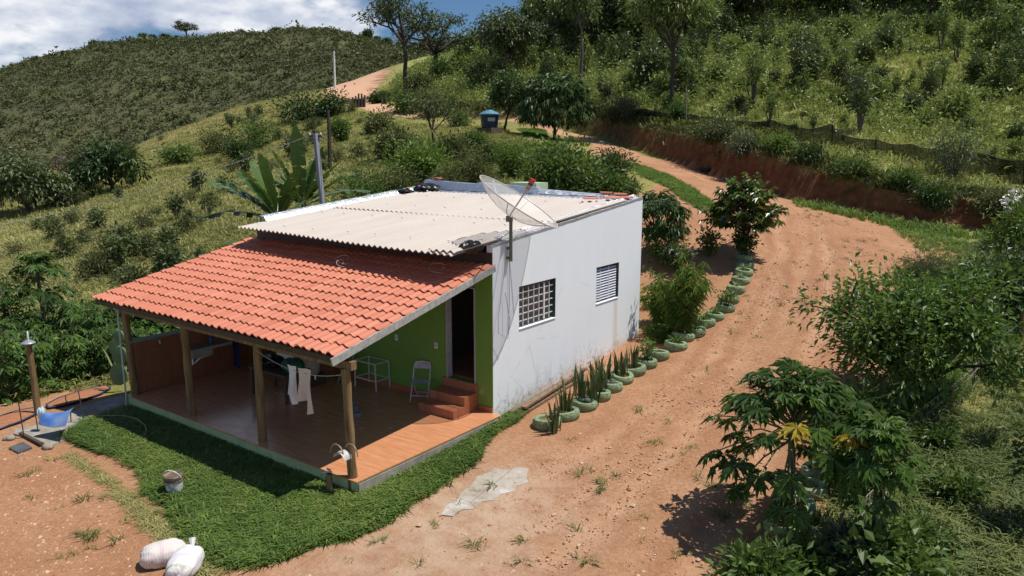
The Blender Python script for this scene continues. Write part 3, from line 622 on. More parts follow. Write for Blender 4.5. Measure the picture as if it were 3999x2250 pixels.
b=MB(); rr=np.linspace(.03,Rd,14); aa=np.linspace(0,2*pi,49); P=np.array([[dp(r,a) for a in aa] for r in rr]); b.grid(P[:,:,0],P[:,:,1],P[:,:,2],.5); b.build('reflector',mesh_mat(),D,True)
b=MB(); b.tube([dp(Rd,a) for a in aa],.013,6,False); b.build('rim',mat('rim metal',(.55,.52,.48),.4),D,True)
for k in range(6): b=MB(); b.tube([dp(r,k*pi/3+.35) for r in np.linspace(.04,Rd,9)],.011,6); b.build('rib',WMET,D,True)
b=MB(); b.tube([HUB,HUB+nv*.25+e2*.01,HUB+nv*.62],.017,8); b.build('feed_arm',STEEL,D,True)
fz_=HUB+nv*.62; YEL=mat('feed yellow',(.62,.36,.10),.5); RED=mat('feed red',(.70,.06,.03),.4); BLU=mat('feed blue',(.03,.04,.22),.4)
Mx=np.stack([e1,e2,nv],1)
b=MB(); b.lathe([(0,0),(.05,0),(.052,.03),(.03,.05),(.045,.06),(.045,.11),(0,.11)],16,fz_,Mx); o=b.build('feed_horn',YEL,D,True)
b=MB(); b.box(fz_+nv*.135,(.10,.09,.05),tilt=Mx); b.build('feed_collar',BLU,D); b=MB(); b.box(fz_+nv*.205,(.11,.10,.09),tilt=Mx); b.build('feed_cap',RED,D)
b=MB(); b.tube([(.085,.5,3.13),(.085,.5,3.98)],.036,12); b.box((.05,.5,4.0),(.09,.12,.12)); b.box((.03,.5,3.2),(.06,.10,.05)); b.box((.03,.5,3.4),(.06,.10,.05)); b.build('mast',mat('greenish steel mast',(.17,.17,.13),.5,metal=.3),D,True)
b=MB(); b.tube([(.04,.40,3.45),(.03,.34,2.9),(.02,.25,2.4),(.06,.10,2.0),(.10,.05,1.7),(.16,.3,1.55),(.12,.42,1.9),(.05,.35,2.5)],.006,5); b.tube([(.03,.52,3.13),(.025,.53,2.3),(.022,.50,1.6)],.006,5); tag(b.build('cable',mat('grey cable',(.35,.35,.35),.6),None,True),'thin grey cable dangling in a loop down the corner of the white wall','cable')
b=MB(); z=lambda y:2.23+SL*(y+4.13)
for c,r,l in (((-3.5,-.9),.2,'larger curl of pale wire in the middle of the red tiled roof'),((-3.35,-1.1),.13,'smaller curl of pale wire in the middle of the red tiled roof'),((-.9,-.75),.22,'curl of pale wire on the red tiles near the white wall')):
    b=MB(); b.tube([(c[0]+r*cos(t)+t*.03,c[1]+r*.7*sin(t),z(c[1]+r*.7*sin(t))+.05+.05*sin(t*.7)) for t in np.linspace(0,5.5,14)],.006,5); tag(b.build('wire',mat('pale wire',(.5,.45,.40),.5),None,True),l,'wire')

# ------------------------------------------------------------------ veranda things
t=thing('folding_chair','white metal folding chair beside the red tiled steps','chair',(-1.78,-.28,0),radians(28))
b=MB(); 
for x in (-.19,.19): b.tube([(x,-.2,0),(x,.05,.45),(x*.97,.17,.72)],.012,6)
b.tube([(-.184,.17,.72),(-.16,.20,.80),(0,.21,.82),(.16,.20,.80),(.184,.17,.72)],.012,6); b.tube([(-.19,-.13,.13),(.19,-.13,.13)],.009,6); b.build('frame',WMET,t,True)
b=MB()
for x in (-.165,.165): b.tube([(x,.28,0),(x,.0,.42),(x,-.12,.44)],.011,6)
b.tube([(-.165,.23,.10),(.165,.23,.10)],.009,6); b.build('rear_legs',WMET,t,True)
b=MB(); X,Y=np.meshgrid(np.linspace(-.18,.18,9),np.linspace(-.19,.15,7)); b.grid(X,Y,.45-.02*(1-(X/.18)**2)+0*Y,.5); b.grid(X[:,::-1],Y[:,::-1],.435-.02*(1-(X/.18)**2)[:,::-1],.5); b.build('seat',WMET,t,True)
b=MB(); X,Zz=np.meshgrid(np.linspace(-.17,.17,9),np.linspace(.66,.80,5)); b.grid(X,.15+.10*(Zz-.66)/.14*.5+.03*(1-(X/.17)**2),Zz,.5); b.grid(X[:,::-1],.165+.10*(Zz-.66)/.14*.5+.03*(1-(X/.17)**2),Zz,.5); b.build('backrest',mat('pale mauve back panel',(.50,.46,.50),.5),t,True)
t=thing('metal_stand','open white steel table frame without a top against the green wall','stand',(0,0,0)); b=MB(); q=[(-3.68,-.45),(-3.02,-.45),(-3.0,-.04),(-3.66,-.04)]
for x,y in q: b2=MB(); b2.beam((x*1.0+(.02 if x>-3.3 else -.02),y,0),(x,y,.62),.024,.024,(0,1,0)); b2.build('leg',WMET,t)
for h,nm in ((.62,'top_rail'),(.22,'lower_rail')):
    b=MB()
    for i in range(4): b.beam((*q[i],h),(*q[(i+1)%4],h),.022,.022)
    b.build(nm,WMET,t)
t=thing('folded_frame','folded grey metal frame leaning on the green wall behind the corner post','frame',(-4.05,-.35,0)); 
for k in range(3): b=MB(); b.beam((k*.1-.1,-.25+.04*k,0),(k*.07,.22,1.0),.02,.03); b.build('bar',STEEL,t)
b=MB(); b.beam((-.08,-.1,.38),(.1,-.05,.38),.02,.02); b.build('crossbar',STEEL,t)
for (px,py,r,l) in ((1380,1600,.105,'larger grey rubber bowl on the veranda floor behind the corner post'),(1395,1627,.095,'smaller grey bowl on the veranda floor nearer the corner post')):
    b=MB(); p=onz(px,py,0); b.lathe([(0,.012),(r*.75,.012),(r*.82,.09),(r,.1),(r*1.02,.07),(r*.9,.0),(0,.002)],20,(0,0,0)); o=b.build('bowl',mat('grey rubber',(.20,.21,.21),.6),None,True); o.location=[float(a) for a in p]; tag(o,l,'bowl')
lp=lambda s:np.array([-2.56+2.53*s,-3.80,1.78-.85*s*(1-s)+.0*s])
b=MB(); b.tube([lp(s) for s in np.linspace(0,1,15)],.006,5); tag(b.build('clothesline',mat('line cord',(.5,.47,.42),.7),None),'thin clothesline strung between the two right hand veranda posts','clothesline')
def cloth(px0,px1,py0,py1,label,m,seed,notch):
    a,c=ony(px0,py0,-3.80),ony(px1,py0+8,-3.80); zb=ony((px0+px1)/2,py1,-3.80)[2]; n=14;k=22; P=np.zeros((k,n,3))
    for i in range(k):
        for j in range(n):
            u=j/(n-1); v=i/(k-1); ww=1-.22*v+.10*math.sin(v*5+seed)+notch(u,v)*0; x=a[0]+(c[0]-a[0])*(.5+(u-.5)*ww)+.03*v; zt=a[2]+(c[2]-a[2])*u
            zbot=zb+notch(u,1)*(a[2]-zb); P[i,j]=(x,-3.80-.02*v+.05*math.sin(u*8+seed+v*1.5)*(.25+v)+.02*math.sin(u*17+seed)*v,zt+(zbot-zt)*v)
    b=MB(); b.grid(P[:,:,0],P[:,:,1],P[:,:,2],.5); return tag(b.build('towel',m,None,True),label,'towel')
cloth(1122,1154,1424,1575,'narrow white rag hanging from the clothesline, left of the pink cloth',mat('white cotton',(.72,.70,.70),.9,.1,20,.2),1,lambda u,v:.28 if u<.35 or u>.8 else 0)
cloth(1163,1216,1436,1604,'pinkish beige cloth hanging from the clothesline, right of the white rag',mat('beige cotton',(.70,.56,.47),.9,.1,20,.2),3,lambda u,v:.24 if u<.5 else 0)
for s,l in ((.52,'clothes peg clipped on the line just right of the pink cloth'),(.66,'clothes peg clipped on the bare middle of the line')):
    p=lp(s); b=MB(); b.box((p[0]-.006,p[1],p[2]-.03),(.009,.012,.075)); b.box((p[0]+.006,p[1],p[2]-.03),(.009,.012,.075)); tag(b.build('clothes_peg',mat('peg wood',(.55,.45,.33),.7),None),l,'clothes peg')
# appliances and clutter at the dim back of the veranda
p=ony(1120,1400,-1.0); t=thing('washing_machine','white appliance with a dark window standing on a bench at the back of the veranda','appliance',(p[0],-.8,.0)); b=MB(); b.box((0,0,.72),(.62,.5,.62)); b.build('body',WPL,t); b=MB(); b.box((-.03,-.256,.88),(.3,.012,.2)); b.build('dark_window',BLK,t); b=MB(); b.box((0,-.02,.38),(.7,.5,.05)); b.box((-.3,-.02,.18),(.05,.45,.35)); b.box((.3,-.02,.18),(.05,.45,.35)); b.build('bench',DKW,t)
p=ony(1190,1420,-1.1); b=MB(); b.lathe([(0,0),(.2,0),(.22,.1),(.225,.5),(.2,.6),(0,.62)],20); o=b.build('barrel',mat('beige plastic',(.42,.38,.31),.6),None,True); o.location=(float(p[0]),-.95,.25); tag(o,'beige plastic barrel beside the white appliance at the back of the veranda','barrel')
b=MB(); b.box((0,0,.12),(.5,.5,.24)); o=b.build('crate',DKW,None); o.location=(float(p[0]),-.95,.001); tag(o,'dark wooden crate under the beige barrel','crate')
t=thing('table','low dark wooden table loaded with bundles in the middle of the veranda','table',(-4.5,-1.9,0)); b=MB(); b.box((0,0,.62),(1.3,.7,.045)); b.build('tabletop',DKW,t)
for x in (-.6,.6):
    for y in (-.3,.3): b=MB(); b.box((x,y,.298),(.06,.06,.596)); b.build('leg',DKW,t)
crumple('net_bag',(-4.05,-1.9,.78),(.26,.2,.15),'dark green mesh bag heaped on the veranda table','bag',mat('green mesh',(.02,.10,.055),.7),11,.5)
crumple('sack',(-4.75,-1.95,.76),(.33,.24,.14),'black bundle of cloth lying on the veranda table, left of the green bag','bundle',BLK,13,.5)
q=onz(881,1436,0); t=thing('water_jug','small clear jug with a blue label on the floor under the sink','jug',q); b=MB(); b.lathe([(0,0),(.085,0),(.09,.02),(.09,.2),(.05,.29),(.022,.32),(.022,.35),(0,.35)],16); b.build('body',mat('clear plastic',(.45,.52,.55),.25),t,True); b=MB(); b.lathe([(.0925,.05),(.0925,.14)],16); b.build('paper_label',mat('label blue',(.08,.16,.40),.5),t,True); b=MB(); b.tube([(.05,0,.29),(.11,0,.27),(.11,0,.18),(.088,0,.16)],.012,6); b.build('handle',mat('clear plastic handle',(.45,.52,.55),.3),t,True)
q=onz(915,1440,0); b=MB(); n=18; U=np.linspace(-.28,.28,n); Zc=np.linspace(.06,1.25,12); X,Z_=np.meshgrid(U,Zc); b.grid(X*(.75+.25*(1.25-Z_)),.05*np.sin(X*22)*(1.3-Z_),Z_,.5); o=b.build('work_clothes',mat('navy cotton',(.012,.025,.085),.9,.3,8),None,True); o.location=(float(q[0]),float(q[1]),0.0); tag(o,'dark navy work clothes hanging in the corner beside the sink','clothes')
b=MB(); o=onx(784,1320,-6.95); b.lathe([(0,0),(.04,0),(.042,.16),(.015,.2),(.015,.23),(0,.23)],12); ob=b.build('bottle',mat('blue bottle',(.02,.06,.22),.3),None,True); ob.location=(-6.98,-2.0,.822); tag(ob,'small blue bottle standing on the sink counter','bottle')
# old spade shaped lamp bracket on the corner post, tap stake beside it
q=ony(1335,1765,-3.98); t=thing('wall_lamp','curved metal bracket with a white half shade on the foot of the corner post','lamp',(0,0,0))
for dx in (-.06,.12):
    b=MB(); b.tube([(q[0]+dx-.16*cos(a)+.03,q[1]-.03+dx*.8,q[2]-.03+.18*sin(a)) for a in np.linspace(0,pi,12)],.012,6); b.build('hoop',mat('brass hoop',(.40,.30,.20),.35,metal=.5),t,True)
a_=np.linspace(.15,pi-.15,12); X,Y=np.meshgrid(-.14*np.cos(a_),np.linspace(0,.16,4)); b=MB(); b.grid(q[0]+X+.05,q[1]-.12+Y,q[2]-.09+np.tile(.13*np.sin(a_),(4,1)),.5); b.grid((q[0]+X+.05)[:,::-1],(q[1]-.12+Y)[:,::-1],q[2]-.098+np.tile(.13*np.sin(a_),(4,1)),.5); b.build('shade',mat('dull white shade',(.52,.50,.46),.5),t,True)
g_=ground(-.30,-4.06); t=thing('tap_post','short wooden stake with a garden tap at the veranda corner','tap',(-.28,-4.1,g_)); b=MB(); b.tube([(0,0,-.1),(0,0,.36)],.055,10); b.build('stake',POST,t,True); b=MB(); b.tube([(-.12,-.05,.37),(0,0,.40),(.05,.02,.40)],.018,8); b.tube([(-.12,-.05,.37),(-.13,-.055,.33)],.014,8); b.box((0,0,.44),(.09,.02,.02)); b.build('tap',STEEL,t,True)
# planks along the white wall
for k,(a,c,off,z,l) in enumerate((((.32),2.55,.20,.02,'long brown plank leaning lowest against the white wall'),(.15,2.9,.34,-.07,'outer brown plank lying on the ground beside the white wall'),(.55,3.3,.27,.10,'pale brown plank on top of the stack beside the white wall'))):
    z0,z1=ground(off,a)+.05+z*.6+.03,ground(off,c)+.06+z*.6+.03; b=MB(); b.beam((off+.05*k,a,z0),(off-.02,c,z1),.11,.045); tag(b.build('wooden_plank',mat('plank %s'%l[:5],(.24-.05*(k==0),.155,.10),.85,.4,8,.3),None),l,'plank','planks beside the white wall')

# ------------------------------------------------------------------ yard things
q=gp(683,1928); t=thing('bucket','white paint bucket with a black lid standing on the lawn edge','bucket',q,.5); b=MB(); b.lathe([(0,.0),(.118,.0),(.125,.02),(.145,.31),(.15,.31)],24)
def bucket_mat():
    m,nt,out=newmat('scuffed white bucket'); co=objco(nt); a=noise(nt,co,9,6,.7); principled(nt,out,mixc(nt,ramp(nt,[(.42,0),(.6,1)],a).outputs[0],(.66,.68,.70),(.25,.25,.26)),.5,.4); return m
b.build('body',bucket_mat(),t,True); b=MB(); b.lathe([(.148,.25),(.156,.25),(.156,.27),(.15,.275),(.15,.285),(.160,.29),(.160,.335),(.15,.345),(.135,.335),(0,.335)],24); b.build('lid',mat('black lid with mud',(.05,.05,.052),.5,.2,5,c2=(.30,.19,.11)),t,True)
b=MB(); b.tube([(.157*cos(a),-.03-.06*sin(a),.30+.15*sin(a)) for a in np.linspace(0,pi,13)],.007,6); b.build('handle',WPL,t,True)
def sack_mat(name,base,band,seed):
    m,nt,out=newmat(name); co=objco(nt); a=noise(nt,co,3,5,.6); wv=N(nt,'ShaderNodeTexWave',Scale=9,Distortion=6,Detail=4); nt.links.new(co,wv.inputs['Vector'])
    sx=N(nt,'ShaderNodeSeparateXYZ'); nt.links.new(co,sx.inputs[0]); c=mixc(nt,a,base,tuple(x*.82 for x in base))
    for lo,hi,cc,k in band:
        u=ramp(nt,[(0,0),(.01,1)],math_(nt,'SUBTRACT',sx.outputs[0],lo)).outputs[0]; v=ramp(nt,[(0,0),(.01,1)],math_(nt,'SUBTRACT',hi,sx.outputs[0])).outputs[0]
        f=math_(nt,'MULTIPLY',math_(nt,'MULTIPLY',u,v),ramp(nt,[(.4,.15),(.6,k)],noise(nt,co,7+seed,3)).outputs[0]); c=mixc(nt,f,c,cc)
    principled(nt,out,c,.75,.25,bump(nt,math_(nt,'ADD',a,math_(nt,'MULTIPLY',wv.outputs['Fac'],.12)),.4,.03)); return m
def sack(px,py,rz,s,label,m,seed,dz=0,tie=True):
    q=gp(px,py); n=30; U,W=np.meshgrid(np.linspace(0,pi,n),np.linspace(0,2*pi,44),indexing='ij'); e=lambda a,p:np.sign(a)*np.abs(a)**p
    X=e(np.cos(U),.8);Y=e(np.sin(U),.75)*e(np.cos(W),.85);Z=e(np.sin(U),.75)*e(np.sin(W),.9); f=1+.12*fbm(X*2+seed,Y*2+Z,seed,4)+.05*fbm(X*6+seed,Y*9+Z*4,seed+3,3)
    pin=1-.75*np.clip((X-.78)/.22,0,1); X=X+.10*np.clip((X-.8)/.2,0,1)
    t=thing('sack',label,'sack',(q[0],q[1],q[2]+s[2]*.82+dz),rz); b=MB(); b.grid(X*s[0]*f,Y*s[1]*f*pin,np.maximum(Z,-.82)*s[2]*f*(.3+.7*pin),.5); b.build('body',m,t,True)
    if tie:
        b=MB(); P=np.array([1.02*s[0],0,.1*s[2]]); b.tube([P,P+[.05,.01,.05],P+[.09,.02,.11]],[.02,.035,.05],8); b.tube([P+[.0,-.03,0],P+[0,.03,.0]],.022,8); b.build('knot',WPL,t,True)
sack(640,2200,radians(62),(.30,.22,.17),'plain off white woven sack lying behind the printed one on the bare earth',sack_mat('woven sack',(.66,.60,.57),((-.05,.02,(.45,.2,.3),.5),),2),3,tie=False)
sack(725,2240,radians(133),(.34,.21,.16),'tied white sack with green and purple print lying in front of the plain one',sack_mat('printed sack',(.70,.68,.70),((-.30,-.24,(.30,.32,.16),.9),(-.10,.0,(.50,.45,.55),.5),(.10,.14,(.45,.42,.50),.5),(.27,.40,(.38,.14,.28),.8)),4),7,.03)
q=gp(150,1620); top=ony(112,1345,q[1]); t=thing('lamp_post','leaning wooden yard lamp post with a round metal shade beside the blue sheet','lamp post',q)
tp=top-q; b=MB(); b.tube([(0,0,-.2),tp*.5+[.01,0,0],tp],[.075,.068,.06],10); b.build('pole',POST,t,True)
b=MB(); b.lathe([(.02,.05),(.05,.045),(.12,.0),(.14,-.015),(.135,-.02),(.0,-.005)],24,tp+[.05,-.02,.06]); b.build('lamp_shade',mat('aluminium shade',(.68,.66,.70),.3,metal=.7),t,True)
b=MB(); b.tube([tp+[.05,-.02,.10],tp+[.0,.0,.2],tp+[-.05,.02,.27]],.022,8); b.build('bracket',STEEL,t,True)
def slab(pts,h,name,label,cat,m,z0=-.04):
    P=[gp(*p) for p in pts]; n=len(P); V=[(p[0],p[1],p[2]+z0) for p in P]+[(p[0],p[1],p[2]+h) for p in P]; c=np.mean(P,0)
    b=MB(); b.add(V,[[i,(i+1)%n,(i+1)%n+n,i+n] for i in range(n)]); b.add(V[n:]+[(c[0],c[1],c[2]+h)],[[i,(i+1)%n,n] for i in range(n)]); return tag(b.build(name,m,None),label,cat)
slab(((215,1655),(330,1590),(480,1545),(497,1592),(420,1620),(350,1665),(300,1700),(200,1748),(150,1725),(55,1700),(60,1680)),.035,'concrete_pad','rough concrete pad between the blue sheet and the left veranda post','concrete pad',CONC)
def patch_mat():
    m,nt,out=newmat('cracked pale concrete'); co=objco(nt); a=noise(nt,co,2.2,7,.7); vr=N(nt,'ShaderNodeTexVoronoi',feature='DISTANCE_TO_EDGE',Scale=.9); nt.links.new(co,vr.inputs['Vector'])
    c=ramp(nt,[(.32,(.17,.15,.12)),(.46,(.36,.31,.25)),(.54,(.40,.36,.31)),(.66,(.52,.50,.47))],a).outputs[0]; c=mixc(nt,ramp(nt,[(0,.8),(.012,0)],vr.outputs['Distance']).outputs[0],c,(.16,.13,.10))
    principled(nt,out,c,.9,.2,bump(nt,a,.6,.04)); return m
slab(((1722,2012),(1745,1975),(1790,1950),(1800,1925),(1845,1895),(1862,1862),(1905,1848),(1930,1830),(1985,1838),(2020,1826),(2066,1832),(2055,1860),(2062,1885),(2020,1900),(2005,1920),(1955,1932),(1930,1955),(1880,1962),(1850,1990),(1800,1992),(1770,2018)),.010,'concrete_patch','cracked pale concrete patch set in the drive beside the lawn','concrete patch',patch_mat())
slab(((35,1755),(90,1732),(126,1754),(72,1775)),.04,'cover_plate','square dark metal cover plate lying on the bare earth at the left','cover plate',mat('dark plate',(.10,.105,.11),.6,.3))
# bent blue plastic sheet
c0,c1,c2_,c3=[onz(*p) for p in ((148,1656,.05),(257,1662,.12),(290,1590,.22),(190,1612,.22))]; b=MB(); U=np.linspace(0,1,12); P=np.array([[(c0*(1-u)+c1*u)*(1-v)+(c3*(1-u)+c2_*u)*v+np.array([0,0,.10*sin(pi*v)*(1-.4*u)-.05*sin(pi*u)]) for u in U] for v in U]); b.grid(P[:,:,0],P[:,:,1],P[:,:,2],.5); b.grid(P[:,::-1,0],P[:,::-1,1],P[:,::-1,2]-.006,.5)
tag(b.build('plastic_sheet',mat('dusty blue plastic',(.045,.14,.42),.45,.3,3,c2=(.16,.23,.38)),None,True),'bent blue plastic sheet propped over the pit beside the lamp post','plastic sheet')
crumple('plastic_bag',onz(160,1615,.12),(.10,.07,.14),'cyan and white plastic bag tucked behind the blue sheet','plastic bag',mat('cyan bag',(.25,.55,.62),.4,.3,6,c2=(.7,.7,.75)),17,.3)
def bed(pts,label):
    P=np.array([gp(*p) for p in pts]); c=P.mean(0); t=thing('garden_bed',label,'garden bed',c); Q=np.vstack([P,P[:1]])-c; S=[]; 
    for i in range(len(P)): S+= [Q[i]*(1-f)+Q[i+1]*f for f in (0,.5)]
    S=np.array(S+[S[0]]); b=MB(); b.tube(S+[0,0,.05],.02,6,False); b.build('rim',mat('blue hose rim',(.025,.05,.10),.5),t,True)
    n=len(S)-1; b=MB(); V=[(p[0],p[1],p[2]+.05) for p in S[:n]]+[(p[0]*.5,p[1]*.5,p[2]*.5+.09) for p in S[:n]]+[(0,0,.11)]; b.add(V,[[i,(i+1)%n,(i+1)%n+n,i+n] for i in range(n)]); b.add(V,[[i+n,(i+1)%n+n,2*n] for i in range(n)]); b.build('soil',mat('red bed soil',(.40,.17,.08),.95,.4,20,.6),t,True)
bed(((182,1588),(230,1562),(330,1530),(415,1513),(432,1522),(395,1545),(320,1572),(245,1592),(190,1600)),'oval garden bed with a blue rim beside the left veranda post')
bed(((-60,1660),(0,1635),(70,1612),(140,1600),(150,1620),(80,1655),(0,1682),(-60,1690)),'garden bed with a blue rim running out of the picture at the left edge')
for k,(a,c,l) in enumerate((((72,1570),(95,1712),'thin steel rod standing at the left of the lamp post'),((128,1555),(150,1690),'thin steel rod leaning along the lamp post'),((305,1522),(331,1655),'thin steel rod standing in the concrete pad'),((255,1545),(263,1592),'short steel rod standing in the oval bed'),((275,1600),(277,1650),'short steel rod below the corner of the blue sheet'))):
    p=gp(*c); u=ony(*a,p[1]); b=MB(); b.tube([p-[0,0,.05],u],.011,5); tag(b.build('steel_rod',mat('rusty rod',(.05,.045,.04),.7),None),l,'steel rod','steel rods by the pit')
P=[gp(*p)+[0,0,.11] for p in ((348,1645),(420,1643),(480,1642),(535,1655),(568,1680),(574,1703),(568,1716))]; b=MB(); b.tube(P,.012,6); tag(b.build('hose',mat('yellow hose',(.36,.30,.12),.5),None,True),'thin yellow garden hose curling over the shaded lawn','hose')
q=gp(230,1748); b=MB(); b.beam(gp(80,1700)+[0,0,.04],gp(165,1745)+[0,0,.05],.06,.05); tag(b.build('wooden_plank',DKW,None),'dark short batten lying between the concrete pad and the cover plate','plank')
for (px,py,s,l) in ((187,1750,.12,'grey stone at the corner of the concrete pad'),(38,1716,.13,'pale flat stone at the left of the concrete pad')):
    q=gp(px,py); crumple('stone',q+[0,0,.03],(s,s*.8,s*.5),l,'stone',mat('grey stone',(.33,.27,.22),.9,.3,9,.4),int(px),.3,14)

# ------------------------------------------------------------------ poles, wires, tank, gate, fences
q=gp(1262,812); t=thing('utility_pole','slim square grey concrete utility pole behind the house','utility pole',(at(1262,805,26)[0],at(1262,805,26)[1],ground(*at(1262,805,26)[:2])))
l0=np.array(t.location); tp=at(1232,518,26)-l0; bt=at(1260,805,26)-l0; low=bt+(bt-tp)*(bt[2]/(tp[2]-bt[2])); b=MB(); b.beam(low,tp,.135,.135,(0,1,0)); b.build('shaft',mat('pole concrete',(.24,.25,.29),.8,.2,5),t)
b=MB(); b.beam(tp+[-.22,-.1,-.12],tp+[.2,.1,-.12],.06,.06); b.box(tp+[0,0,.03],(.16,.16,.08)); b.build('crossarm',DKW,t)
for k in (-.2,.18): b=MB(); b.lathe([(.0,-.03),(.035,-.03),(.02,0),(.04,.02),(0,.05)],10,tp+[k,k*.45,-.05]); b.build('insulator',WPL,t,True)
TP=tp+l0
def wire(pts,r,label,m,name='power_cable'):
    b=MB(); b.tube(pts,r,6); return tag(b.build(name,m,None,True),label,'cable')
CAB=mat('twisted pale cable',(.42,.42,.43),.4,.5,14,c2=(.06,.06,.06)); e0=at(-420,955,24.)
wire([TP+[-.2,-.1,-.1]]+[(TP+[-.2,-.1,-.1])*(1-s)+e0*s-np.array([0,0,1.0*4*s*(1-s)*.42]) for s in np.linspace(.04,1,26)],.014,'pale twisted power cable running from the grey pole to the left edge',CAB)
e1_=np.array([-5.0,6.75,4.3]); wire([(TP+[.2,.1,-.15])*(1-s)+e1_*s-np.array([0,0,.35*4*s*(1-s)]) for s in np.linspace(0,1,16)],.012,'thin dark service cable dropping from the grey pole to the back of the house',DKW)
q=gp(1288,660); u=at(1281,430,(q-EYE)@FW); b=MB(); b.tube([q-[0,0,.3],q*.5+u*.5+[.05,0,0],u],[.14,.12,.09],8); tag(b.build('wooden_post',mat('dead trunk',(.045,.035,.028),.9,.3,6),None,True),'tall dark bare wooden post standing on the slope just right of the grey pole','post')
def farpole(px,py0,py1,dep,label):
    q=at(px+4,py0,dep); u=at(px,py1,dep); q[2]=ground(q[0],q[1])-.3; t=thing('utility_pole',label,'utility pole',q); d=u-q; b=MB(); b.tube([(0,0,0),d],[.20,.14],8); b.build('shaft',mat('pale pole',(.62,.60,.58),.7),t,True); b=MB(); b.beam(d+[-.9,-.2,-.3],d+[.3,.1,-.3],.1,.1); b.build('crossarm',GREYW,t); return u
u1=farpole(1304,342,200,122,'pale concrete power pole beside the sandy bend of the far road'); u2=farpole(1687,262,205,165,'short visible length of white power pole behind the twin tall trees')
LN=mat('thin power line',(.30,.30,.30),.6)
wire([u1+[0,0,-.3],u1*.6+at(400,355,128)*.4,at(0,332,135),at(-600,300,150)],.02,'upper thin power line crossing in front of the far hill',LN,'power_line')
wire([u1+[0,0,-1.6],at(900,395,122),at(500,423,122),at(0,428,125),at(-600,420,135)],.02,'lower thin power line crossing in front of the far hill',LN,'power_line')
q=gp(1912,520); t=thing('water_tank','blue round water tank with a pale lid on a brick base uphill of the house','water tank',q); k=(q-EYE)@FW; px=FOC/k; R=38/px
BT=mat('blue tank plastic',(.010,.035,.08),.35,.2); b=MB(); h0=20/px; h1=h0+50/px; b.lathe([(0,h0),(R*.78,h0),(R*.82,h0+.05),(R*.96,h1-.05),(R*1.0,h1)],28); b.build('body',BT,t,True)
b=MB(); b.lathe([(R*1.06,h1-.03),(R*1.08,h1+.04),(R*.9,h1+.14),(R*.35,h1+.30),(R*.3,h1+.34),(0,h1+.34)],28); b.build('lid',mat('faded blue lid',(.10,.26,.36),.45,.2),t,True)
b=MB(); b.box((0,0,h0/2-.4),(R*1.9,R*1.9,h0+.79)); b.build('base',mat('dark brick base',(.10,.07,.05),.9),t)
vd=nrm((EYE-q)*[1,1,0]); rt=np.array([-vd[1],vd[0],0]); b=MB(); cc=vd*R*.93+rt*R*-.15+[0,0,(h0+h1)/2+.1]; b.add([cc-rt*.02-[0,0,.12]+vd*.06,cc+rt*.5-[0,0,.12]-vd*.02,cc+rt*.5+[0,0,.13]-vd*.0,cc-rt*.02+[0,0,.13]+vd*.08],[[0,1,2,3]]); b.build('tank_label',mat('pale tank print',(.38,.42,.42),.5),t)
# dark gate leaves by the far bend
def gate(pl,pr,pb,ptops,label,nm='gate'):
    a=gp(pl,pb); c=gp(pr,pb); dpt=(a-EYE)@FW; c=at(pr,pb,dpt); t=thing(nm,label,'gate',a); n=len(ptops); 
    for i,pt in enumerate(ptops):
        x=pl+(pr-pl)*i/(n-1); lo=at(x,pb+4,dpt)-a; hi=at(x,pt,dpt)-a; b=MB(); b.tube([lo-[0,0,.4],hi],.11,7); b.build('post',DKW,t,True)
    b=MB(); h=min(ptops)+22
    V=[at(pl,pb-2,dpt)-a,at(pr,pb-2,dpt)-a,at(pr,h,dpt)-a,at(pl,h,dpt)-a]; dd=np.array([.0,.10,0]); b.add(V+[v+dd for v in V],[[0,1,2,3],[7,6,5,4],[0,4,5,1],[1,5,6,2],[2,6,7,3],[3,7,4,0]]); b.build('net_panel',mat('sooty net',(.035,.035,.028),.9,.3,3),t)
gate(1377,1424,420,(380,376,366,366,372),'dark wooden gate leaf wrapped in black net, left of the far road','gate'); gate(1492,1508,408,(378,374),'small dark wooden gate leaf on the right of the far road','gate')
# black shade net fence along the top of the bank
NETP=[(2300,452,412),(2420,462,420),(2520,472,425),(2640,480,440),(2700,487,446),(2790,498,455),(2900,512,470),(3020,535,468),(3110,562,490),(3130,570,500),(3250,578,482),(3275,585,520),(3420,605,545),(3560,640,565),(3700,668,580),(3850,700,600),(4000,735,628),(4150,775,665)]
t=thing('net_fence','sagging black shade net fence along the top of the red road bank','fence',gp(3130,570)); o0=np.array(t.location); b=MB(); PA=[];PB=[]
for px,pb,pt in NETP:
    g=gp(px,pb); d=(g-EYE)@FW; PA.append(g-[0,0,.1]-o0); PB.append(at(px,pt,d)-o0)
PA=np.array(PA);PB=np.array(PB); s0=np.linspace(0,len(PA)-1,140); f=lambda Q:np.stack([np.interp(s0,np.arange(len(Q)),Q[:,k]) for k in range(3)],1)
A_,B_=f(PA),f(PB); B_[:,2]-=.12*np.abs(np.sin(s0*pi))+.05*fbm(s0*1.3,s0*0,4); vv=np.linspace(0,1,6)[:,None,None]; G_=A_[None]*(1-vv)+B_[None]*vv; G_[:,:,1]+=.12*np.sin(s0*5)[None]*np.linspace(0,1,6)[:,None]
b.grid(G_[:,:,0],G_[:,:,1],G_[:,:,2],.5)
m,nt,out=newmat('black shade net'); p=nt.nodes.new('ShaderNodeBsdfDiffuse'); p.inputs[0].default_value=(.02,.02,.016,1); tr=nt.nodes.new('ShaderNodeBsdfTransparent'); mx=nt.nodes.new('ShaderNodeMixShader'); mx.inputs[0].default_value=.8; nt.links.new(tr.outputs[0],mx.inputs[1]); nt.links.new(p.outputs[0],mx.inputs[2]); nt.links.new(mx.outputs[0],out.inputs[0])
b.build('net',m,t,True); b=MB(); b.tube(B_,.02,5); b.build('top_cord',BLK,t,True)
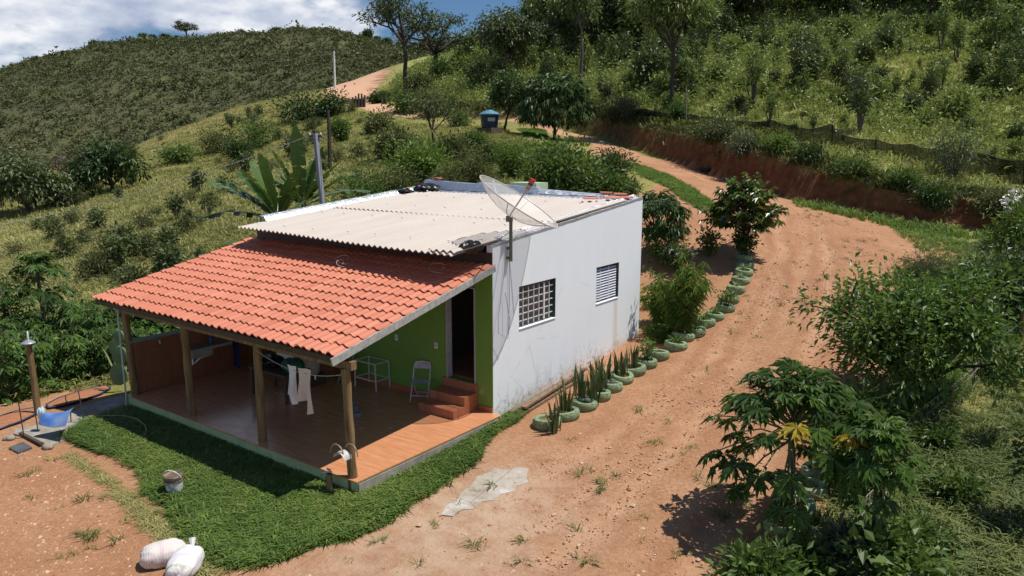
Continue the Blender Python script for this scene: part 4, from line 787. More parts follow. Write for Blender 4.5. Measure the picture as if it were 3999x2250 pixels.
for i in range(0,len(PA)): 
    if i%2==0 or i in (9,): b=MB(); b.tube([PA[i]-[0,0,.3],PB[i]+[0,.05,.10]],.035,6); b.build('fence_post',DKW,t,True)
for px,pb,pt,l in ((2680,430,338,'grey fence post standing above the net, right of the slim tree trunk'),(2388,395,340,'thin grey fence post behind the mango tree crown')):
    g=gp(px,pb+60); d=(g-EYE)@FW; b=MB(); b.tube([g-[0,0,.2],at(px,pt,d)],.05,7); tag(b.build('fence_post',mat('grey post wood',(.16,.14,.12),.9),None,True),l,'fence post')
# sagging wire fence on the right
t=thing('wire_fence','sagging rusty wire mesh fence on wooden posts down the right side','fence',gp(3545,1830)); o0=np.array(t.location)
FP=[(3990,1330,1215),(3890,1420,1310),(3715,1610,1508),(3535,1840,1715),(3430,2030,1890),(3330,2300,2120)]
ba=[];ta=[]
for px,pb,pt in FP: g=gp(px,pb); d=(g-EYE)@FW; ba.append(g-o0); ta.append(at(px+4,pt,d)-o0)
for i in range(len(ba)):
    if i<4: b=MB(); b.tube([ba[i]-[0,0,.2],ta[i]],[.05,.045],8); b.build('fence_post',POST,t,True)
ba=np.array(ba);ta=np.array(ta)*.25+np.array(ba)*.75+np.array([0,0,.30]); s0=np.linspace(0,len(ba)-1,50); f=lambda Q:np.stack([np.interp(s0,np.arange(len(Q)),Q[:,k]) for k in range(3)],1); A_,B_=f(ba),f(ta); b=MB(); tilt=np.array([-.30,.05,0]); B_=B_+tilt*(.6+.4*np.sin(s0*3))[:,None]
for k in range(0,49): 
    for s in (1,-1):
        j=k+s
        if 0<=j<50: b.tube([A_[k],(A_[k]+B_[j])/2+[0,.02,0],B_[j]],.006,4,False)
for v in (0.1,.4,.7,1): b.tube(A_*(1-v)+B_*v,.006,4,False)
b.build('wire_mesh',mat('rusty wire',(.20,.15,.12),.7,.4,4,c2=(.32,.31,.30)),t)
# ------------------------------------------------------------------ plant builders
def leafq(b,P,D,Nn,L,Wd,var,fold=.18,droop=.15):
    P=np.asarray(P,float);n=len(P)
    if n==0: return
    D=nrm(np.asarray(D,float)); S=nrm(np.cross(D,Nn)); N2=np.cross(S,D); L=np.broadcast_to(L,(n,))[:,None]; Wd=np.broadcast_to(Wd,(n,))[:,None]
    mid=P+D*L*.42; lf=mid+S*Wd*.5+N2*fold*Wd; rt_=mid-S*Wd*.5+N2*fold*Wd; tip=P+D*L-np.array([0,0,1.])*L*droop
    V=np.stack([P,rt_,tip,lf],1).reshape(-1,3); q=np.arange(n)[:,None]*4
    F=np.concatenate([q+[0,1,2],q+[0,2,3]]); b.add(V,F,np.tile(np.broadcast_to(var,(n,)),2))
def rdir(r,n): return nrm(r.normal(size=(n,3)))
def grow(b,r,p,d,L,rad,lev,tips,sp=.6,nch=3,up=.15,flat=0,seg=3,sides=6,shrink=.68):
    p=np.array(p,float); d=nrm(np.array(d,float)); P=[p]; dd=d
    for k in range(seg):
        dd=nrm(dd+r.normal(size=3)*.14+np.array([0,0,up])*(1-abs(dd[2]))-np.array([0,0,flat])*max(dd[2],0)*.3); P.append(P[-1]+dd*L/seg)
    b.tube(P,np.linspace(rad,rad*.62,seg+1),sides,False)
    if lev<=0: tips.append((P[-1],dd)); tips.append((P[-2],dd)); return
    a0=r.uniform(0,2*pi); U=nrm(np.cross(dd,[.3,.5,.81])); Vv=np.cross(dd,U)
    for k in range(nch):
        a=a0+k*2*pi/nch+r.normal()*.4; s=sp*r.uniform(.7,1.25); nd=dd*cos(s)+(U*cos(a)+Vv*sin(a))*sin(s)
        if flat: nd=nrm(nd*np.array([1,1,1-flat])+np.array([0,0,.12]))
        st=P[-1] if k<nch-1 else P[max(1,seg-1)]
        grow(b,r,st,nd,L*shrink*r.uniform(.8,1.2),rad*.6,lev-1,tips,sp,nch,up,flat,max(2,seg-1),max(4,sides-1),shrink)
def clumps(b,r,tips,n,rad,L,Wd,droop=.5,flat=1.0,upb=.4,fold=.18,ld=.15):
    T=np.array([t[0] for t in tips]); TD=np.array([t[1] for t in tips]); m=len(T); c=T.mean(0); tv=r.uniform(0,1,m)
    idx=np.repeat(np.arange(m),n); off=r.normal(size=(m*n,3))*rad*.5*np.array([1,1,flat]); P=T[idx]+off
    D=nrm(nrm(off+1e-6)*.6+TD[idx]*.4+rdir(r,m*n)*.6+np.array([0,0,-droop])); Nn=nrm(rdir(r,m*n)*.7+np.array([0,0,upb+.5]))
    ll=L*r.uniform(.65,1.25,m*n); v=np.clip(.55*tv[idx]+.45*r.uniform(0,1,m*n),0,1); leafq(b,P,D,Nn,ll,ll*Wd,v,fold,ld)
BARK=mat('grey brown bark',(.13,.105,.08),.9,.4,8,.5); BARKD=mat('dark bark',(.065,.05,.038),.9,.4,8,.5); STEMG=mat('green stem',(.16,.20,.07),.6,.3,8)
F_DARK=foliage('dark glossy leaves',(.018,.044,.011),(.075,.135,.034),.45,.2,spec=.35); F_MID=foliage('mid green leaves',(.032,.068,.014),(.14,.22,.048),.5,.3,spec=.35); F_S1=foliage('slope shrub leaves',(.055,.085,.022),(.26,.33,.10),.5,.25,spec=.4); F_S2=foliage('yellowish slope leaves',(.08,.12,.026),(.34,.40,.11),.5,.28,spec=.35); F_T1=foliage('broad tree leaves',(.035,.08,.014),(.20,.32,.06),.45,.34,spec=.5); F_S3=foliage('dusky slope leaves',(.030,.048,.017),(.135,.17,.06),.48,.2,spec=.45); F_BR=foliage('bright green leaves',(.05,.10,.016),(.18,.28,.05),.48,.32,spec=.35)
F_OL=foliage('olive scrub leaves',(.045,.058,.020),(.15,.165,.055),.55,.22,spec=.3); F_GREY=foliage('grey green leaves',(.04,.06,.03),(.14,.17,.09),.5,.2); F_WIL=foliage('yellow green narrow leaves',(.05,.105,.014),(.19,.30,.05),.42,.34)
F_RED=foliage('leaves with rusty tips',(.022,.050,.011),(.10,.165,.03),.34,.2,(.26,.10,.03)); F_GRASS=foliage('lawn blades',(.030,.080,.012),(.20,.30,.06),.6,.4,(.34,.30,.11)); F_DRY=foliage('dry grass blades',(.20,.205,.06),(.50,.46,.185),.7,.3); F_LUSH=foliage('fresh wild grass blades',(.15,.19,.045),(.46,.46,.165),.6,.34); F_STRAW=foliage('straw and weeds',(.07,.12,.022),(.28,.28,.09),.7,.3)
F_SNAKE=foliage('banded sword leaves',(.022,.05,.018),(.09,.135,.045),.35,.05,(.30,.30,.10)); F_SPID=foliage('striped pale leaves',(.12,.20,.05),(.45,.50,.25),.45,.25); F_BAN=foliage('banana leaves',(.014,.042,.010),(.075,.14,.03),.35,.16); F_PAP=foliage('papaya leaves',(.022,.058,.009),(.095,.175,.026),.5,.26,(.42,.30,.03),spec=.3); F_CAS=foliage('cassava leaves',(.022,.06,.012),(.095,.18,.035),.52,.3,(.24,.34,.06),spec=.3); F_BROWN=foliage('reddish bare twigs',(.09,.06,.045),(.20,.13,.10),.8,.1); PETAL=mat('white petals',(.85,.84,.78),.6,.05)

def simple_tree(name,label,cat,seed,h,rad,trunk,nl,lev,sp,leaf,Wd,n,cr,fm,bm=None,up=.15,flat=0,droop=.5,cflat=1.0,lean=(0,0),trunkh=.4,ld=.15,nch=3,shrink=.68):
    r=np.random.default_rng(seed); t=thing(name,label,cat); b=MB(); tips=[]
    th=h*trunkh; tp=np.array([lean[0],lean[1],th]); k=6; P=np.array([tp*s+np.array([r.normal()*.02*h*s*(1-s),r.normal()*.02*h*s*(1-s),0]) for s in np.linspace(0,1,k)]); P[0,2]-=.3
    b.tube(P,np.linspace(trunk*1.25,trunk*.75,k),8,False)
    R=(h-th)*.55/(1+.45*lev)*1.15
    for i in range(nl):
        a=i*2*pi/nl+r.normal()*.3; s=sp*r.uniform(.55,1.2) if i else .15; d=np.array([cos(a)*sin(s),sin(a)*sin(s),cos(s)])
        grow(b,r,tp-[0,0,th*.12*r.uniform(0,1)],d,R*r.uniform(.85,1.2),trunk*.6,lev,tips,sp*.8,nch,up,flat,3,6,shrink)
    T=np.array([q[0] for q in tips]); ext=np.percentile(np.hypot(T[:,0]-tp[0],T[:,1]-tp[1]),92)+cr*.5; zt=T[:,2].max()+cr*.4
    kx=rad/max(ext,.1); kz=(h-th)/max(zt-th,.1)
    def fit(V):
        V=V.copy(); m=V[:,2]>th*.55; w=np.clip((V[:,2]-th*.55)/(th*.45+1e-6),0,1)[:,None]
        c=np.array([[lean[0],lean[1]]]); V[:,:2]=np.where(m[:,None],c*np.clip(V[:,2:3]/th,0,1)+(V[:,:2]-c*np.clip(V[:,2:3]/th,0,1))*(1+(kx-1)*w),V[:,:2]); hi=V[:,2]>th; V[hi,2]=th+(V[hi,2]-th)*kz; return V
    b.V=[fit(v) for v in b.V]; tips=[(fit(q[0][None])[0],q[1]) for q in tips]
    b.build('trunk',bm or BARK,t,True); c=MB(); clumps(c,r,tips,n,cr,leaf,Wd,droop,cflat,.4,.18,ld); c.build('crown',fm,t); return t
def place(t,px,py,rz=0,s=1,dep=None):
    q=gp(px,py) if dep is None else at(px,py,dep)
    if dep is not None: q[2]=ground(q[0],q[1])
    t.location=[float(a) for a in q]; t.rotation_euler=(0,0,rz); t.scale=(s,)*3; return t
def px_m(px,py): q=gp(px,py); return FOC/((q-EYE)@FW)
def dome_tree(name,label,cat,seed,h,rad,th,nk,leaf,Wd,per,fm,zsq=.9,hang=.9,trunk=.09,bm=None):
    """dense round crown of hanging leaf whorls over a short trunk"""
    r=np.random.default_rng(seed); t=thing(name,label,cat); b=MB(); b.tube([(0,0,-.3),(.03,0,th*.6),(0,.02,th*1.3)],[trunk*1.2,trunk,trunk*.8],8,False)
    c=np.array([0,0,th+(h-th)*.42]); d=rdir(r,nk); d[:,2]=np.where(d[:,2]<-.45,-d[:,2],d[:,2]); f=r.uniform(.45,1.0,nk)**.5*(1+.22*np.array([float(fbm(np.array([x*1.7+seed]),np.array([y*1.7+z]),seed)[0]) for x,y,z in d]))
    K=c+d*f[:,None]*np.array([rad,rad,(h-th)*.58*zsq])
    for i in range(0,nk,max(1,nk//14)): b.tube([(0,0,th*1.1),(c+K[i])/2*[1,1,.95],K[i]],[trunk*.5,trunk*.3,.015],5,False)
    b.build('trunk',bm or BARKD,t,True); idx=np.repeat(np.arange(nk),per); m=len(idx); a=r.uniform(0,2*pi,m)
    D=nrm(d[idx]*.55+np.stack([np.cos(a),np.sin(a),np.zeros(m)],1)*.7+np.array([0,0,-1.])*hang*r.uniform(.3,1.3,m)[:,None]); Nn=nrm(d[idx]+rdir(r,m)*.5+[0,0,.4]); ll=leaf*r.uniform(.7,1.2,m); tv=r.uniform(0,1,nk)
    cm=MB(); leafq(cm,K[idx]+r.normal(size=(m,3))*.05,D,Nn,ll,ll*Wd,np.clip(.5*tv[idx]+.5*r.uniform(0,1,m),0,1),.15,.2); cm.build('crown',fm,t); return t
def shrub(name,label,cat,seed,h,rad,n,leaf,Wd,fm,stems=7,low=.15,droop=.2,bm=None):
    r=np.random.default_rng(seed); t=thing(name,label,cat); b=MB(); tips=[]
    for i in range(stems):
        a=i*2*pi/stems+r.normal()*.4; s=r.uniform(.15,1)**.7; e=np.array([cos(a)*rad*s,sin(a)*rad*s,h*(1-.45*s*s)*r.uniform(.75,1.0)]); mid=e*.5+[0,0,h*.12]+r.normal(size=3)*.06*h
        b.tube([(0,0,-.1),mid,e],[.018+.012*h,.012+.006*h,.006],5,False)
        for f in np.linspace(low+.15,1,6): tips.append(((mid*2*f if f<.5 else mid+(e-mid)*(2*f-1))*np.array([1,1,1]),nrm(e)))
    b.build('stems',bm or BARK,t,True); c=MB(); clumps(c,r,tips,n,rad*.55,leaf,Wd,droop); c.build('foliage',fm,t); return t

# ------------------------------------------------------------------ stuff: lawn, wild grass, weeds, gravel, hill scrub
def scatter(b,pv,pf,pos,rz,sc,var,tilt=None):
    n=len(pos); c,s=np.cos(rz),np.sin(rz); V=np.repeat(pv[None],n,0)*sc[:,None,None]; x=V[:,:,0]*c[:,None]-V[:,:,1]*s[:,None]; y=V[:,:,0]*s[:,None]+V[:,:,1]*c[:,None]
    V=np.stack([x,y,V[:,:,2]],2)+pos[:,None,:]; k=len(pv); F=(np.arange(n)[:,None,None]*k+pf[None]).reshape(-1,pf.shape[1]); b.add(V.reshape(-1,3),F,np.repeat(var,len(pf)))
def tuft(r,n,h,w,spread,bend):
    V=[];F=[]
    for i in range(n):
        a=r.uniform(0,2*pi); o=np.array([cos(a),sin(a),0])*spread*r.uniform(0,1); hh=h*r.uniform(.5,1.15); d=np.array([cos(a+r.normal()*.8),sin(a+r.normal()*.8),0]); s=np.array([-d[1],d[0],0])*w/2
        m=o+d*bend*hh*.35+[0,0,hh*.65]; t_=o+d*bend*hh+[0,0,hh*(1-.25*bend)]; k=len(V); V+=[o-s,o+s,m+s*.8,m-s*.8,t_]; F+=[[k,k+1,k+2],[k,k+2,k+3],[k+3,k+2,k+4]]
    return np.array(V),np.array(F)
def rpts(P,n,r):
    lo,hi=P.min(0),P.max(0); out=[]; c=0
    while c<n:
        q=r.uniform(lo,hi,(n*2,2)); q=q[inside(P,q[:,0],q[:,1])]; out.append(q); c+=len(q)
    return np.concatenate(out)[:n]
def hz(q,dz=0): return np.stack([q[:,0],q[:,1],H(q[:,0],q[:,1])+dz],1)
RG=np.random.default_rng(21)
def scat_tufts(name,label,cat,m,pts,protos,smin,smax,varf=None,dz=-.02):
    b=MB(); n=len(pts); k=RG.integers(0,len(protos),n); P=hz(pts,dz); v=RG.uniform(0,1,n) if varf is None else varf(pts)
    for i,(pv,pf) in enumerate(protos): s=k==i; scatter(b,pv,pf,P[s],RG.uniform(0,2*pi,s.sum()),RG.uniform(smin,smax,s.sum()),v[s])
    return stuff(b.build(name,m),label,cat)
keep=lambda q,f:q[f(q)]
# lawn
q=rpts(LAWN+0,20000,RG); q=q[fbm(q[:,0]*1.1,q[:,1]*1.1,37)+RG.normal(0,.3,len(q))>-.52]; e_=edged(LAWN,q[:,0]+.25*fbm(q[:,0]*.7,q[:,1]*.7,31),q[:,1]+.25*fbm(q[:,0]*.7,q[:,1]*.7,32)); inhouse=(q[:,0]<.24)&(q[:,0]>-7.35)&(q[:,1]>-3.93); q=q[(e_+.22*fbm(q[:,0]*2.2,q[:,1]*2.2,35)>-.18+.42*RG.uniform(0,1,len(q))**2)&~inhouse]
pr=[tuft(np.random.default_rng(i),8,.15,.0185,.075,1.05) for i in range(6)]
scat_tufts('lawn_grass','bright green lawn round the veranda','grass',F_GRASS,q,pr,.6,1.25,lambda p:np.clip(.45+.45*fbm(p[:,0]*.9,p[:,1]*.9,55)+RG.normal(0,.30,len(p)),0,1))
q=np.concatenate([rpts(s_,int(n),RG) for s_,n in zip(STRIPS,(3000,1300,900,800))]); pr=[tuft(np.random.default_rng(40+i),8,.16,.022,.10,.8) for i in range(5)]
scat_tufts('lawn_grass','bright green grass strips along the upper drive','grass',F_GRASS,q,pr,.7,1.6,lambda p:np.clip(.55+.3*fbm(p[:,0]*.8,p[:,1]*.8,56)+RG.normal(0,.15,len(p)),0,1))
# dry grass slope on the left
LEFT=np.array([(-9.5,-9),(-10.5,-3.5),(-9.5,3),(-8.5,8),(-4,8.5),(-3,12),(-8,22),(-14,28),(-24,33),(-33,44),(-45,47),(-60,50),(-80,62),(-92,76),(-100,60),(-95,36),(-84,26),(-70,8),(-55,-6),(-30,-12)],float)
q=rpts(LEFT,85000,RG); dd=np.hypot(q[:,0]-9,q[:,1]+11.6); q=q[RG.uniform(0,1,len(q))<np.clip(38/dd,0,1)**1.0]; q=q[~inside(DIRT,q[:,0],q[:,1])]
pr=[tuft(np.random.default_rng(60+i),9,.22,.028,.22,1.3) for i in range(5)]; 
dq=np.hypot(q[:,0]-9,q[:,1]+11.6)
scat_tufts('dry_grass','dry yellowish grass on the slope left of the house','grass',F_DRY,q,pr,.7,1.7,lambda p:np.clip(.42+.45*fbm(p[:,0]*.15,p[:,1]*.15,71)+.2*fbm(p[:,0]*.7,p[:,1]*.7,72)+RG.normal(0,.15,len(p)),0,1))
# lush slope on the right
HILL=np.array([FOOT[k]+np.array([.4,1.2]) for k in range(2,len(FOOT)-2)]+[(12,31.5),(22,60),(18,100),(-20,110),(-60,105),(-90,100)],float)
q=rpts(HILL,70000,RG); dd=np.hypot(q[:,0]-9,q[:,1]+11.6); q=q[(RG.uniform(0,1,len(q))<np.clip(45/dd,0,1)**.8)&(sdist(q[:,0],q[:,1])>.55)]
pr=[tuft(np.random.default_rng(80+i),9,.34,.045,.26,1.0) for i in range(5)]
scat_tufts('wild_grass','fresh green and straw coloured grass on the slope above the red bank','grass',F_LUSH,q,pr,.6,1.8,lambda p:np.clip(.5+.5*fbm(p[:,0]*.13,p[:,1]*.13,91)+.2*fbm(p[:,0]*.6,p[:,1]*.6,92)+RG.normal(0,.16,len(p)),0,1))
# overhanging dead grass and roots on the bank lip
lip=[]
for a,b_ in zip(FOOT[3:-2],FOOT[4:-1]):
    L_=np.linalg.norm(b_-a); n_=int(L_*24); u=RG.uniform(0,1,n_)[:,None]; nd=np.array([-(b_-a)[1],(b_-a)[0]])/L_; lip.append(a+(b_-a)*u+nd*RG.uniform(.35,2.6,n_)[:,None])
q=np.concatenate(lip); pr=[tuft(np.random.default_rng(120+i),12,.42,.04,.22,1.4) for i in range(5)]
scat_tufts('bank_grass','rank grass and dead stalks hanging over the lip of the red road bank','grass',foliage('bank grass blades',(.028,.040,.012),(.12,.125,.045),.6,.2),q,pr,.7,1.6)  # blades coloured dark to stand in for shade on the steep lip
q=np.concatenate([rpts(poly((3100,790),(3400,850),(3700,900),(3999,935),(3999,955),(3700,930),(3400,872),(3100,805)),300,RG)]); pr=[tuft(np.random.default_rng(140+i),10,.42,.035,.14,.6) for i in range(4)]
scat_tufts('verge_grass','tall green grass blades at the foot of the red road bank','grass',F_BR,q,pr,.5,1.3)
# right side rough grass beyond the wire fence
RIGHT=np.array([onz(a,b,-.25)[:2] for a,b in ((3020,2120),(3240,1990),(3360,1800),(3420,1600),(3560,1380),(3750,1180),(3900,1060),(4300,1050),(4600,1500),(4600,2500),(2950,2500))])
q=rpts(RIGHT,15000,RG); q=q[fbm(q[:,0]*.55+3,q[:,1]*.55,17)+RG.normal(0,.15,len(q))>-.38]; pr=[tuft(np.random.default_rng(160+i),10,.20,.016,.13,1.1) for i in range(6)]
scat_tufts('rough_grass','rough mixed grass and weeds on the right beyond the wire fence','grass',foliage('rough grass blades',(.05,.095,.018),(.22,.24,.07),.6,.3),q,pr,.6,1.7,lambda p:np.clip(.42+.5*fbm(p[:,0]*.6,p[:,1]*.6,18)+RG.normal(0,.2,len(p)),0,1))
# weeds dotted on the bare earth
YARD=np.array([onz(a,b,-.2)[:2] for a,b in ((-200,1700),(200,1760),(600,2000),(900,2240),(1500,2100),(1900,1850),(2150,1700),(2500,1600),(2800,1400),(3000,1200),(3150,1000),(3400,1100),(3450,1350),(3350,1600),(3250,1850),(3020,2120),(2950,2500),(-300,2500))])
c_=rpts(YARD,260,RG); kk=fbm(c_[:,0]*.4,c_[:,1]*.4,61)+RG.normal(0,.3,len(c_)); c_=c_[kk>-.1]; spec=np.array([gp(*p)[:2] for p in ((2000,2195),(2285,2190),(1860,2135),(1700,2050),(1480,2120),(2790,1900),(2850,1960),(2900,1990),(2780,2010),(2830,2030),(2330,1920),(2345,1880),(340,2110),(370,2095),(330,2090),(330,1950),(410,1930),(280,2160),(2040,2120),(2500,1603),(2560,1740),(2690,1750),(3200,1100),(3300,1010),(3440,980),(3230,1080))])
q=np.concatenate([c_,np.repeat(spec,3,0)+RG.normal(0,.06,(len(spec)*3,2))]); pr=[tuft(np.random.default_rng(180+i),16,.13,.012,.09,1.1) for i in range(5)]
scat_tufts('weeds','small weed and grass tufts dotted over the bare earth','weeds',F_STRAW,q,pr,.5,1.35)
q=rpts(poly((280,1770),(560,1960),(720,2110),(900,2230),(780,2260),(560,2060),(420,1900),(250,1790)),900,RG); pr=[tuft(np.random.default_rng(200+i),8,.09,.010,.10,1.5) for i in range(4)]
scat_tufts('straw','trampled straw along the outer edge of the lawn','straw',F_DRY,q,pr,.5,1.2)
# gravel
def stone(r):
    V=rdir(r,1)*0; d=np.array([[1,0,0],[-1,0,0],[0,1,0],[0,-1,0],[0,0,.7],[0,0,-.5]],float)*r.uniform(.6,1.2,(6,1))+r.normal(0,.12,(6,3)); return d,np.array([[0,2,4],[2,1,4],[1,3,4],[3,0,4],[2,0,5],[1,2,5],[3,1,5],[0,3,5]])
q=rpts(YARD,30000,RG); q=q[(fbm(q[:,0]*.5,q[:,1]*.5,33)+RG.normal(0,.3,len(q))>-.25)&~inside(LAWN,q[:,0],q[:,1])]; b=MB(); P=hz(q,.002); sc_=np.exp(RG.normal(math.log(.012),.55,len(q))); pr=[stone(np.random.default_rng(i)) for i in range(6)]; k=RG.integers(0,6,len(q))
for i in range(6): s=k==i; scatter(b,*pr[i],P[s],RG.uniform(0,6,s.sum()),np.clip(sc_[s],.005,.055),RG.uniform(0,1,s.sum()))
m,nt,out=newmat('loose stones'); principled(nt,out,ramp(nt,[(0,(.30,.13,.07)),(.5,(.46,.24,.14)),(.85,(.55,.36,.24)),(1,(.58,.44,.33))],attr(nt,'var')).outputs[0],.9,.2)
stuff(b.build('gravel',m),'loose reddish stones scattered over the drive and yard','gravel')
# scrub on the far hill
rr=np.random.default_rng(5); n=24000; hp_=rr.uniform(-900,2500,n); ht_=rr.uniform(.0,1.03,n)**.8; P=np.array([hillpt(a,c) for a,c in zip(hp_,ht_)])
b=MB(); k=15; idx=np.repeat(np.arange(n),k); S_=np.exp(rr.normal(math.log(1.05),.4,n)); o=rr.normal(size=(n*k,3))*np.array([.55,.55,.38])*S_[idx,None]; o[:,2]=np.abs(o[:,2])+.1
leafq(b,P[idx]+o,rdir(rr,n*k)+[0,0,.1],rdir(rr,n*k)*.6+[0,0,.8],S_[idx]*rr.uniform(.5,.9,n*k),S_[idx]*.42,np.clip(.4*rr.uniform(0,1,n)[idx]+.3*rr.uniform(0,1,n*k)+.3*(fbm(P[:,0]*.02,P[:,1]*.02,3)[idx]+.5),0,1))
stuff(b.build('hill_scrub',foliage('far scrub leaves',(.050,.062,.026),(.140,.145,.064),.7,.12,spec=.2)),'low dark olive scrub covering the far hill','scrub')
# low leafy undergrowth in patches on the right slope
ru=np.random.default_rng(55); q=rpts(HILL,30000,ru); dd=np.hypot(q[:,0]-9,q[:,1]+11.6); tl=np.clip((-q[:,0]*.35+(dd-40)*.9)/45,0,1); q=q[(fbm(q[:,0]*.11,q[:,1]*.11,66)+.9*tl-.42+ru.normal(0,.18,len(q))>.0)&(sdist(q[:,0],q[:,1])>3)][:11000]
b=MB(); n=len(q); k=15; P=hz(q); idx=np.repeat(np.arange(n),k); S_=np.exp(ru.normal(math.log(.62),.4,n)); o=ru.normal(size=(n*k,3))*np.array([.5,.5,.55])*S_[idx,None]; o[:,2]=np.abs(o[:,2])*1.5+.05; cv=.5+.5*fbm(q[:,0]*.25,q[:,1]*.25,67)
leafq(b,P[idx]+o,rdir(ru,n*k)+[0,0,.25],rdir(ru,n*k)*.8+[0,0,.6],.36*ru.uniform(.6,1.3,n*k),.15*ru.uniform(.7,1.3,n*k),np.clip(.45*cv[idx]+.2*ru.uniform(0,1,n)[idx]+.35*ru.uniform(0,1,n*k),0,1))
stuff(b.build('undergrowth',F_S2),'patchy low leafy undergrowth on the slope above the red bank','undergrowth')
# ------------------------------------------------------------------ tyres and their plants
def tyre_mat(name,c1,c2):
    m,nt,out=newmat(name); co=objco(nt); a=noise(nt,co,5,6,.7); b_=noise(nt,co,16,5,.7); oi=N(nt,'ShaderNodeObjectInfo').outputs['Random']
    c=mixc(nt,a,c1,c2); c=mixc(nt,math_(nt,'MULTIPLY',oi,.5),c,tuple(x*1.3 for x in c1)); c=mixc(nt,ramp(nt,[(.56,0),(.62,.85)],b_).outputs[0],c,(.045,.05,.04)); c=mixc(nt,ramp(nt,[(.55,0),(.7,.6)],a).outputs[0],c,(.24,.15,.09))
    wv=N(nt,'ShaderNodeTexWave',Scale=22,Distortion=.6); wv.rings_direction='Z'; wv.wave_type='RINGS'; nt.links.new(co,wv.inputs['Vector']); principled(nt,out,c,.75,.3,bump(nt,math_(nt,'ADD',b_,math_(nt,'MULTIPLY',wv.outputs['Fac'],.5)),.5,.012)); return m
TY=[tyre_mat('pale green painted rubber',(.22,.30,.165),(.145,.20,.115)),tyre_mat('lime painted rubber',(.30,.39,.13),(.20,.27,.10))]; TYB=mat('bare black rubber',(.02,.02,.022),.7,.3,8)
SOIL=mat('planter soil',(.26,.12,.06),.95,.4,18,.6)
def tyre(q,R,label,m,group,tilt=0,soil=True,w=.20):
    t=thing('tyre',label,'tyre planter' if soil else 'tyre',(q[0],q[1],q[2]-.02),random.uniform(0,6),group); b=MB(); a=np.linspace(0,2*pi,17); 
    prof=[(R*.60,.03),(R*.58,w*.5),(R*.62,w*.93),(R*.80,w*1.02),(R*.94,w*.93),(R*1.0,w*.72),(R*1.01,w*.5),(R*1.0,w*.28),(R*.95,.04),(R*.85,-.05)]
    b.lathe(prof,36); v_=b.V[0]; an=np.arctan2(v_[:,1],v_[:,0]); sd_=random.uniform(0,50); k_=1+.035*np.sin(an*2+sd_)+.02*np.sin(an*3+sd_*2); v_[:,:2]*=k_[:,None]; v_[:,2]*=1+.12*np.sin(an+sd_); b.build('casing',m,t,True)
    if soil:
        b=MB(); b.lathe([(R*.62,w*.55),(R*.4,w*.62),(0,w*.66)],18); b.build('soil',SOIL,t,True)
    t.rotation_euler=(tilt,random.uniform(-.05,.05),t.rotation_euler[2]); return t
ROW=[(2135,1662,62,'bare'),(2208,1632,60,'snake'),(2285,1592,55,'rock'),(2338,1555,52,'snake'),(2385,1522,52,'rock'),(2428,1487,52,'snake'),(2474,1456,52,'snake'),(2522,1428,50,'leafy'),(2568,1396,52,'bare'),(2640,1360,58,'grass'),(2668,1325,52,'shrub'),(2716,1305,44,'shoot'),(2752,1270,44,'grass'),(2790,1245,42,'grass'),(2832,1212,40,'shoot'),(2848,1180,40,'spider'),(2873,1140,40,'spider'),(2893,1105,38,'spider'),(2905,1073,38,'spider'),(2908,1045,38,'bare'),(2905,1015,38,'bushy')]
ORD=['first','second','third','fourth','fifth','sixth','seventh','eighth','ninth','tenth','eleventh','twelfth','thirteenth','fourteenth','fifteenth','sixteenth','seventeenth','eighteenth','nineteenth','twentieth','last']
WHAT=dict(bare='holding only bare soil',snake='planted with sword leaves',rock='holding green mossy stones',leafy='with a small broad leaved plant',grass='tufted with grass',shrub='holding the tall willowy shrub',shoot='with thin leafy shoots',spider='with a pale striped spider plant',bushy='with a dark bushy plant under the tree')
SPOT=[]
for i,(px,py,rp,kind) in enumerate(ROW):
    q=gp(px,py); k=FOC/((q-EYE)@FW); R=min(.30,max(.215,rp/k*.92)); SPOT.append((q,R,kind))
    tyre(q,R,'green tyre %s, %s from the lawn end'%(WHAT[kind],ORD[i]),TY[0],'green tyre planters in a row beside the white wall')
def blades_plant(name,label,cat,q,n,h,w,spread,bend,m,seed,group=None,stiff=True):
    r=np.random.default_rng(seed); b=MB()
    for i in range(n):
        a=r.uniform(0,2*pi); o=np.array([cos(a),sin(a),0])*spread*r.uniform(0,1); hh=h*r.uniform(.55,1.1); a2=a+r.normal()*.5; d=np.array([cos(a2),sin(a2),0]); s=np.array([-d[1],d[0],0])*w*r.uniform(.7,1.2); bd=bend*r.uniform(.4,1.3)
        T=np.linspace(0,1,5); C_=o+d*(bd*hh*T**2)[:,None]+np.array([0,0,1.])*(hh*(T-(.0 if stiff else .55*bd)*T**2.2))[:,None]; ww=np.array([.6,1,.95,.65,.04])
        tw=r.normal()*.6; S=np.stack([s*cos(tw*t)+d*np.linalg.norm(s)*sin(tw*t) for t in T])*ww[:,None]/2
        V=np.concatenate([C_-S,C_+S]); F=np.array([[j,j+5,j+6,j+1] for j in range(4)]); b.add(V,F,np.clip(r.uniform(0,1),0,1))
    o=b.build(name,m,None,False); o.location=[float(x) for x in q]; return tag(o,label,cat,group)
